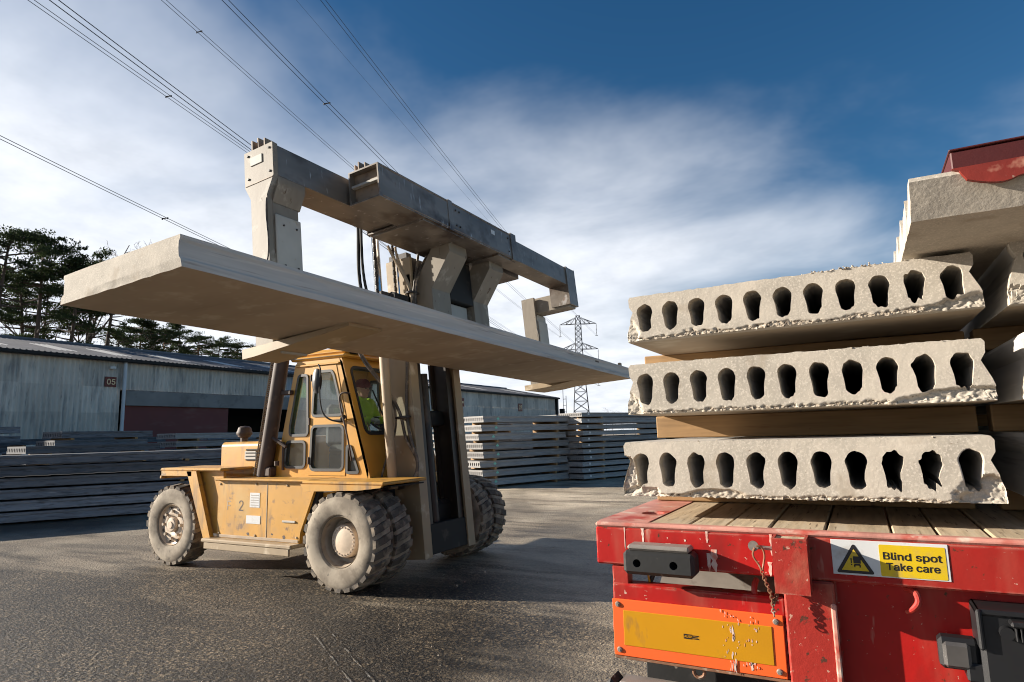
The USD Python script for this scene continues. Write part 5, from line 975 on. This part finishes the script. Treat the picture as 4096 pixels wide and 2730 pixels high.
def lug(v_):
    w = np.linspace(0, np.pi, 10); P = Polygon([(v_ + .055 * math.cos(q), FH[3] + .07 + .055 * math.sin(q)) for q in w] + [(v_ - .06, FH[3]), (v_ + .06, FH[3])]).difference(Point(v_, FH[3] + .07).buffer(.027, quad_segs=4)); m = prism(P, 'x', .70, .735); return mast(m)
for v_ in (6.62, 7.72): part(bh, 'lifting_eye', lug(v_), M['beam_brown'])
part(bh, 'guide_plate', J(mast(box(.50, .515, 5.02, 5.14, 4.31, 4.42)), mast(box(.57, .585, 5.0, 5.12, 4.31, 4.43)), mast(box(.64, .655, 5.02, 5.14, 4.31, 4.41))), M['beam_brown'])
part(bh, 'weld_seam', J(mast(box(FH[1], FH[1] + .005, 5.0, 7.85, 3.945, 3.955)), mast(box(FH[1], FH[1] + .005, 5.0, 7.85, 4.285, 4.295))), M['beam_brown'])
part(bh, 'bolt', J([mast(cyl((FH[1], y_, w_), (FH[1] + .012, y_, w_), .013, 6)) for y_ in (6.42, 6.50, 7.78) for w_ in (4.02, 4.22)]), M['mast_dark'])
part(bh, 'data_plate', mast(box(FH[1], FH[1] + .003, 7.30, 7.40, 4.16, 4.22)), M['sign_white'])
RH = (.03, .455, 3.93, 4.31)
part(fl, 'beam_housing', along_y(tube_section(*RH, .016), 5.72, 8.85), M['beam'], 'rear telescopic beam housing')
for q0, q1 in ((5.75, 6.6), (7.5, 8.0)): part(fl, 'tie_plate', along_y(sbox(.10, 3.905, .85, 3.929), q0, q1), M['beam'])
la = part(fl, 'beam_arm', along_y(tube_section(.06, .42, 3.965, 4.275, .014), 3.98, 5.9), M['beam'], 'near telescopic arm reaching to the left leg')
part(la, 'guide_plate', J(mast(box(.10, .115, 4.0, 4.12, 4.28, 4.42)), mast(box(.16, .175, 4.02, 4.14, 4.28, 4.44)), mast(box(.25, .265, 4.02, 4.14, 4.28, 4.41))), M['beam_brown'])
part(la, 'top_hose', mast(cyl((.38, 4.1, 4.283), (.38, 5.8, 4.283), .010, 6)), M['chrome'])
ra = part(fl, 'beam_arm', along_y(tube_section(.51, .84, 3.965, 4.275, .014), 7.9, 10.25), M['beam'], 'far telescopic arm reaching to the right leg')
part(ra, 'end_plate', J(along_y(sbox(.50, 3.62, .86, 4.29), 9.92, 9.98), along_y(sbox(.50, 3.62, .86, 4.29), 10.25, 10.29), mast(box(.82, .86, 9.98, 10.25, 3.62, 4.285, .004))), M['beam'])
part(ra, 'top_hose', mast(cyl((.80, 8.05, 4.283), (.80, 10.1, 4.283), .010, 6)), M['chrome'])
part(ra, 'cross_box', mast(box(-.02, .82, 9.95, 10.25, 3.58, 3.86, .01)), M['leg'])
legp = Polygon([(.04, 4.285), (.43, 4.285), (.43, 3.95), (.335, 3.78), (.335, 2.27), (.115, 2.27), (.115, 3.78), (.04, 3.92)])
nl_ = part(fl, 'lifting_leg', along_y(legp, 3.96, 4.02), M['leg'], 'near tan leg with widened head and curved cable')
part(nl_, 'leg_box', J(mast(box(.11, .335, 4.02, 4.34, 2.27, 3.72, .006)), along_y(Polygon([(.11, 3.72), (.335, 3.72), (.42, 3.88), (.42, 3.962), (.06, 3.962), (.06, 3.88)]), 4.02, 4.36)), M['leg'])
part(nl_, 'wear_plate', J(mast(box(.335, .362, 4.035, 4.345, 2.25, 3.60, .008))), M['pale'], 'pale bolted wear plate'); part(nl_, 'bolt', J([mast(cyl((.362, y_, w_), (.372, y_, w_), .010, 8)) for y_ in (4.12, 4.28) for w_ in (2.75, 3.1, 3.50)]), M['mast_dark'])
part(nl_, 'bolt', J([along_y(Point(u_, w_).buffer(.012, quad_segs=3), 3.95, 3.961) for u_ in (.09, .38) for w_ in (4.0, 4.24)]), M['mast_dark']); part(nl_, 'weld_seam', J([along_y(sbox(.05, w_, .42, w_ + .008), 3.955, 3.961) for w_ in (3.93,)]), M['beam_brown'])
part(nl_, 'hatch', mast(box(.13, .29, 3.952, 3.962, 4.12, 4.21, .003)), M['pale']); part(nl_, 'cable', tube(smooth_path([mpt(.335, 3.955, 3.74), mpt(.338, 3.95, 3.4), mpt(.335, 3.948, 3.18), mpt(.30, 3.948, 3.09), mpt(.20, 3.948, 3.04), mpt(.13, 3.952, 3.03)], 30), .008, 6), M['hose'])
flp = Polygon([(-.04, 3.86), (.20, 3.86), (.20, 2.27), (-.04, 2.27)])
fg = part(fl, 'lifting_leg', along_y(flp, 9.86, 9.92), M['leg'], 'far tan leg beyond the slab'); part(fg, 'leg_box', J(mast(box(-.03, .19, 9.92, 10.30, 2.27, 3.57, .006))), M['pale']); part(fg, 'wear_plate', mast(box(.19, .212, 9.94, 10.30, 2.25, 3.45, .006)), M['pale'])
part(fg, 'cable', tube(smooth_path([mpt(.21, 9.90, 3.55), mpt(.215, 9.86, 3.2), mpt(.19, 9.85, 3.0), mpt(.10, 9.85, 2.93), mpt(.0, 9.855, 2.92)], 24), .010, 6), M['hose'])
def blade(u0, u1, v0, v1, taper, w1=2.345, th=.09):
    P = Polygon([(u0, w1), (u1, w1), (u1, w1 - .03), (u1 - taper, w1 - th), (u0, w1 - th)]); R_ = rrect(u0, u1, v0, v1, .10)
    return along_y(P, v0, v1)
part(fl, 'fork_blade', blade(-.06, 1.25, 3.95, 4.36, 1.15), M['tan'], 'near fork blade under the slab'); part(fl, 'fork_blade', blade(-.16, 1.05, 9.85, 10.62, .8), M['tan'], 'far fork blade under the slab end')

# ------------------------------------------------------------------ carried slab
from scipy.spatial.transform import Rotation as Rn
Mq = Rn.from_euler('ZYX', [.016, -.0745, -.011]).as_matrix(); P0 = np.array([-4.52, 2.19, .905 + CAM_H]); SL, ST = 8.6, .196
cs_ = thing('carried_slab', 'long pale concrete floor slab carried crosswise by the forklift', 'concrete slab')
edge = [(.0, 0), (1.2, 0), (1.2, .045), (1.186, .062), (1.184, .155), (1.192, .172), (1.190, ST), (.015, ST), (.015, .175), (.028, .155), (.028, .065), (0, .045)]
bm = from_m3(to_m3(prism(Polygon(edge), 'y', 0, SL)).refine_to_length(.06)); v = np.asarray(bm.vertices).copy(); nz = meshkit.fbm(v * np.array([7, 2.2, 9]), 4) - .5
v[:, 0] += np.where(v[:, 0] > 1.15, nz * .016, 0); v[:, 1] += np.where(v[:, 1] < .001, nz * .010 + .012 * (v[:, 2] < .03) * meshkit.noise(v * 12), 0); v[:, 2] += np.where(v[:, 2] < .001, 0, 0)
f = bm.faces; fn = np.cross(v[f[:, 1]] - v[f[:, 0]], v[f[:, 2]] - v[f[:, 0]]); fn /= np.linalg.norm(fn, axis=1, keepdims=True) + 1e-12
def sub2(sel): u, i = np.unique(f[sel], return_inverse=True); return moved(T(v[u], i.reshape(-1, 3)), Mq, P0)
so, en = fn[:, 2] < -.9, (fn[:, 1] < -.6) & (v[f][:, :, 1].max(1) < .06)
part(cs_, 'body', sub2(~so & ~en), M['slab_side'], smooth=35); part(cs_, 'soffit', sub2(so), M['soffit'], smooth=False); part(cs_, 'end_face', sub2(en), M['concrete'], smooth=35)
r = np.random.default_rng(44)
part(cs_, 'top_notch', moved(box(1.0, 1.187, 6.9, 7.05, ST - .06, ST + .002), Mq, P0), M['exhaust']); part(cs_, 'lifting_stub', moved(box(1.12, 1.17, 8.2, 8.28, ST, ST + .06, .01), Mq, P0), M['tan'])

# ------------------------------------------------------------------ driver
def hull_chain(js, bones, res=.02, it=8):
    """joints {name: (point, radius)}; bones [(a, b)] -> one smoothed mesh"""
    parts_ = []
    for a_, b_ in bones:
        s = []
        for q in (a_, b_):
            p_, r_ = js[q]; s.append(m3.Manifold.sphere(r_, 14).translate(list(map(float, p_))))
        parts_.append(m3.Manifold.batch_hull(s))
    m = m3.Manifold.batch_boolean(parts_, m3.OpType.Add).refine_to_length(res); t_ = from_m3(m); t_ = trimesh.Trimesh(t_.vertices, t_.faces, process=True); trimesh.smoothing.filter_taubin(t_, iterations=it); return t_
dx, dy, dz = -6.06, 6.74, 1.645     # hip centre on the seat
J0 = dict(pel=((dx, dy, dz + .05), .13), pl=((dx, dy - .10, dz + .03), .11), pr=((dx, dy + .10, dz + .03), .11), waist=((dx, dy, dz + .22), .125), chestl=((dx + .02, dy - .09, dz + .40), .125), chestr=((dx + .02, dy + .09, dz + .40), .125),
          shl=((dx + .03, dy - .19, dz + .50), .075), shr=((dx + .03, dy + .19, dz + .50), .075), ell=((dx + .10, dy - .27, dz + .24), .055), elr=((dx + .12, dy + .26, dz + .26), .055), wrl=((dx + .33, dy - .13, dz + .28), .038), wrr=((dx + .33, dy + .14, dz + .27), .038),
          neck=((dx + .04, dy, dz + .57), .058), kl=((dx + .42, dy - .15, dz + .04), .075), kr=((dx + .42, dy + .15, dz + .04), .075), al=((dx + .44, dy - .15, dz - .36), .05), ar=((dx + .44, dy + .15, dz - .36), .05), tl=((dx + .60, dy - .15, dz - .40), .04), tr=((dx + .60, dy + .15, dz - .40), .04))
HC = np.array([dx + .075, dy, dz + .705])
pr = thing('person', 'driver in maroon cap and yellow hi-vis jacket seated in the forklift cab', 'person')
JB = dict(J0); JB.update(headt=((HC[0] - .012, HC[1], HC[2] + .035), .090), headf=((HC[0] + .025, HC[1], HC[2] + .01), .078), jaw=((HC[0] + .040, HC[1], HC[2] - .070), .050), nk2=((HC[0] - .02, HC[1], HC[2] - .06), .06), nose1=((HC[0] + .098, HC[1], HC[2] + .015), .011), nose2=((HC[0] + .112, HC[1], HC[2] - .022), .014), earl=((HC[0] - .01, HC[1] - .082, HC[2] - .005), .020), earr=((HC[0] - .01, HC[1] + .082, HC[2] - .005), .020), chin=((HC[0] + .072, HC[1], HC[2] - .088), .024), lip=((HC[0] + .094, HC[1], HC[2] - .052), .012))
bones = [('pel', 'waist'), ('pl', 'pr'), ('waist', 'chestl'), ('waist', 'chestr'), ('chestl', 'chestr'), ('chestl', 'shl'), ('chestr', 'shr'), ('shl', 'ell'), ('shr', 'elr'), ('ell', 'wrl'), ('elr', 'wrr'), ('chestl', 'neck'), ('chestr', 'neck'), ('neck', 'nk2'), ('headt', 'headf'), ('headf', 'jaw'), ('nk2', 'headt'), ('nk2', 'jaw'), ('jaw', 'chin'), ('nose1', 'nose2'), ('headf', 'nose1'), ('lip', 'jaw'), ('earl', 'headt'), ('earr', 'headt'), ('pl', 'kl'), ('pr', 'kr'), ('kl', 'al'), ('kr', 'ar'), ('al', 'tl'), ('ar', 'tr')]
def hand(wr, sgn):
    j, b_ = {}, []; base = np.array(wr); j['w'] = (base, .030); j['p1'] = (base + [.055, 0.028, .0], .020); j['p2'] = (base + [.055, -.028, .0], .020); b_ += [('w', 'p1'), ('w', 'p2'), ('p1', 'p2')]
    for q in range(4):
        o = .030 - .02 * q; L = (.036, .042, .038, .030)[q]
        j[f'a{q}'] = (base + [.078, o, .004], .0105); j[f'b{q}'] = (base + [.078 + L * .7, o, -.018], .0095); j[f'c{q}'] = (base + [.078 + L * .5, o, -.048], .0085); b_ += [(f'a{q}', f'b{q}'), (f'b{q}', f'c{q}'), ('p1' if q < 2 else 'p2', f'a{q}')]
    j['t0'] = (base + [.030, sgn * .036, -.004], .013); j['t1'] = (base + [.062, sgn * .056, -.022], .011); j['t2'] = (base + [.088, sgn * .048, -.036], .0095); b_ += [('t0', 't1'), ('t1', 't2'), ('w', 't0')]
    return j, b_
for nm, s in (('wrl', 1), ('wrr', -1)):
    hj, hb = hand(J0[nm][0] + np.array([.03, 0, 0]), s); JB.update({nm + k_: v_ for k_, v_ in hj.items()}); bones += [(nm + a_, nm + b_) for a_, b_ in hb] + [(nm, nm + 'w')]
part(pr, 'body', hull_chain(JB, bones, .012, 4), M['skin'], smooth=60)
g_ = lambda ks, e: {k_: (J0[k_][0], J0[k_][1] + e) for k_ in ks}
JJ = g_(['pel', 'waist', 'chestl', 'chestr', 'shl', 'shr', 'ell', 'elr', 'wrl', 'wrr'], .022); JJ['col'] = ((dx + .035, dy, dz + .565), .082)
part(pr, 'jacket', hull_chain(JJ, [('pel', 'waist'), ('waist', 'chestl'), ('waist', 'chestr'), ('chestl', 'chestr'), ('chestl', 'shl'), ('chestr', 'shr'), ('shl', 'ell'), ('shr', 'elr'), ('ell', 'wrl'), ('elr', 'wrr'), ('chestl', 'col'), ('chestr', 'col')], .02, 6), M['hivis'], smooth=60)
for s, e_, w_ in ((-1, 'ell', 'wrl'), (1, 'elr', 'wrr')):
    a_, b_ = np.array(J0[e_][0]), np.array(J0[w_][0]); part(pr, 'reflective_band', cyl(a_ + (b_ - a_) * .30, a_ + (b_ - a_) * .48, .079, 16, .075), M['band'])
part(pr, 'reflective_band', moved(lathe_y([(.166, 0), (.164, .05)], 24).apply_transform(np.array([[1, 0, 0, dx + .005], [0, 0, -1, dy], [0, 1, 0, dz + .20], [0, 0, 0, 1.0]])), None), M['band'])
JT = g_(['pel', 'pl', 'pr', 'kl', 'kr', 'al', 'ar'], .014)
part(pr, 'trousers', hull_chain(JT, [('pl', 'pr'), ('pel', 'pl'), ('pel', 'pr'), ('pl', 'kl'), ('pr', 'kr'), ('kl', 'al'), ('kr', 'ar')], .02, 6), M['trouser'], smooth=60)
capj = dict(a=((HC[0] - .02, HC[1], HC[2] + .055), .098), b=((HC[0] + .03, HC[1], HC[2] + .062), .088), c=((HC[0] - .055, HC[1], HC[2] + .03), .075))
cm = hull_chain(capj, [('a', 'b'), ('a', 'c')], .012, 4); cm = from_m3(to_m3(cm).trim_by_plane([-.28, 0, 1], HC[2] * .963 + .018 - .28 * HC[0] * .963)) if False else cm
part(pr, 'cap', cm, M['cap'], smooth=60)
part(pr, 'cap_peak', moved(prism(Polygon([(.06, -.07), (.12, -.055), (.145, 0), (.12, .055), (.06, .07)]), 'z', 0, .012), rot('y', 10), (HC[0], HC[1], HC[2] + .055)), M['cap'])
part(pr, 'eyes', J([trimesh.creation.icosphere(2, .011).apply_translation((HC[0] + .090, HC[1] + s * .032, HC[2] + .012)) for s in (-1, 1)]), M['ink'])
for nm, s in (('wrl', 1), ('wrr', -1)):
    hj, hb = hand(J0[nm][0] + np.array([.03, 0, 0]), s); part(pr, 'glove', hull_chain({k_: (v_[0], v_[1] + .003) for k_, v_ in hj.items()}, hb, .008, 3), M['glove'], smooth=60)
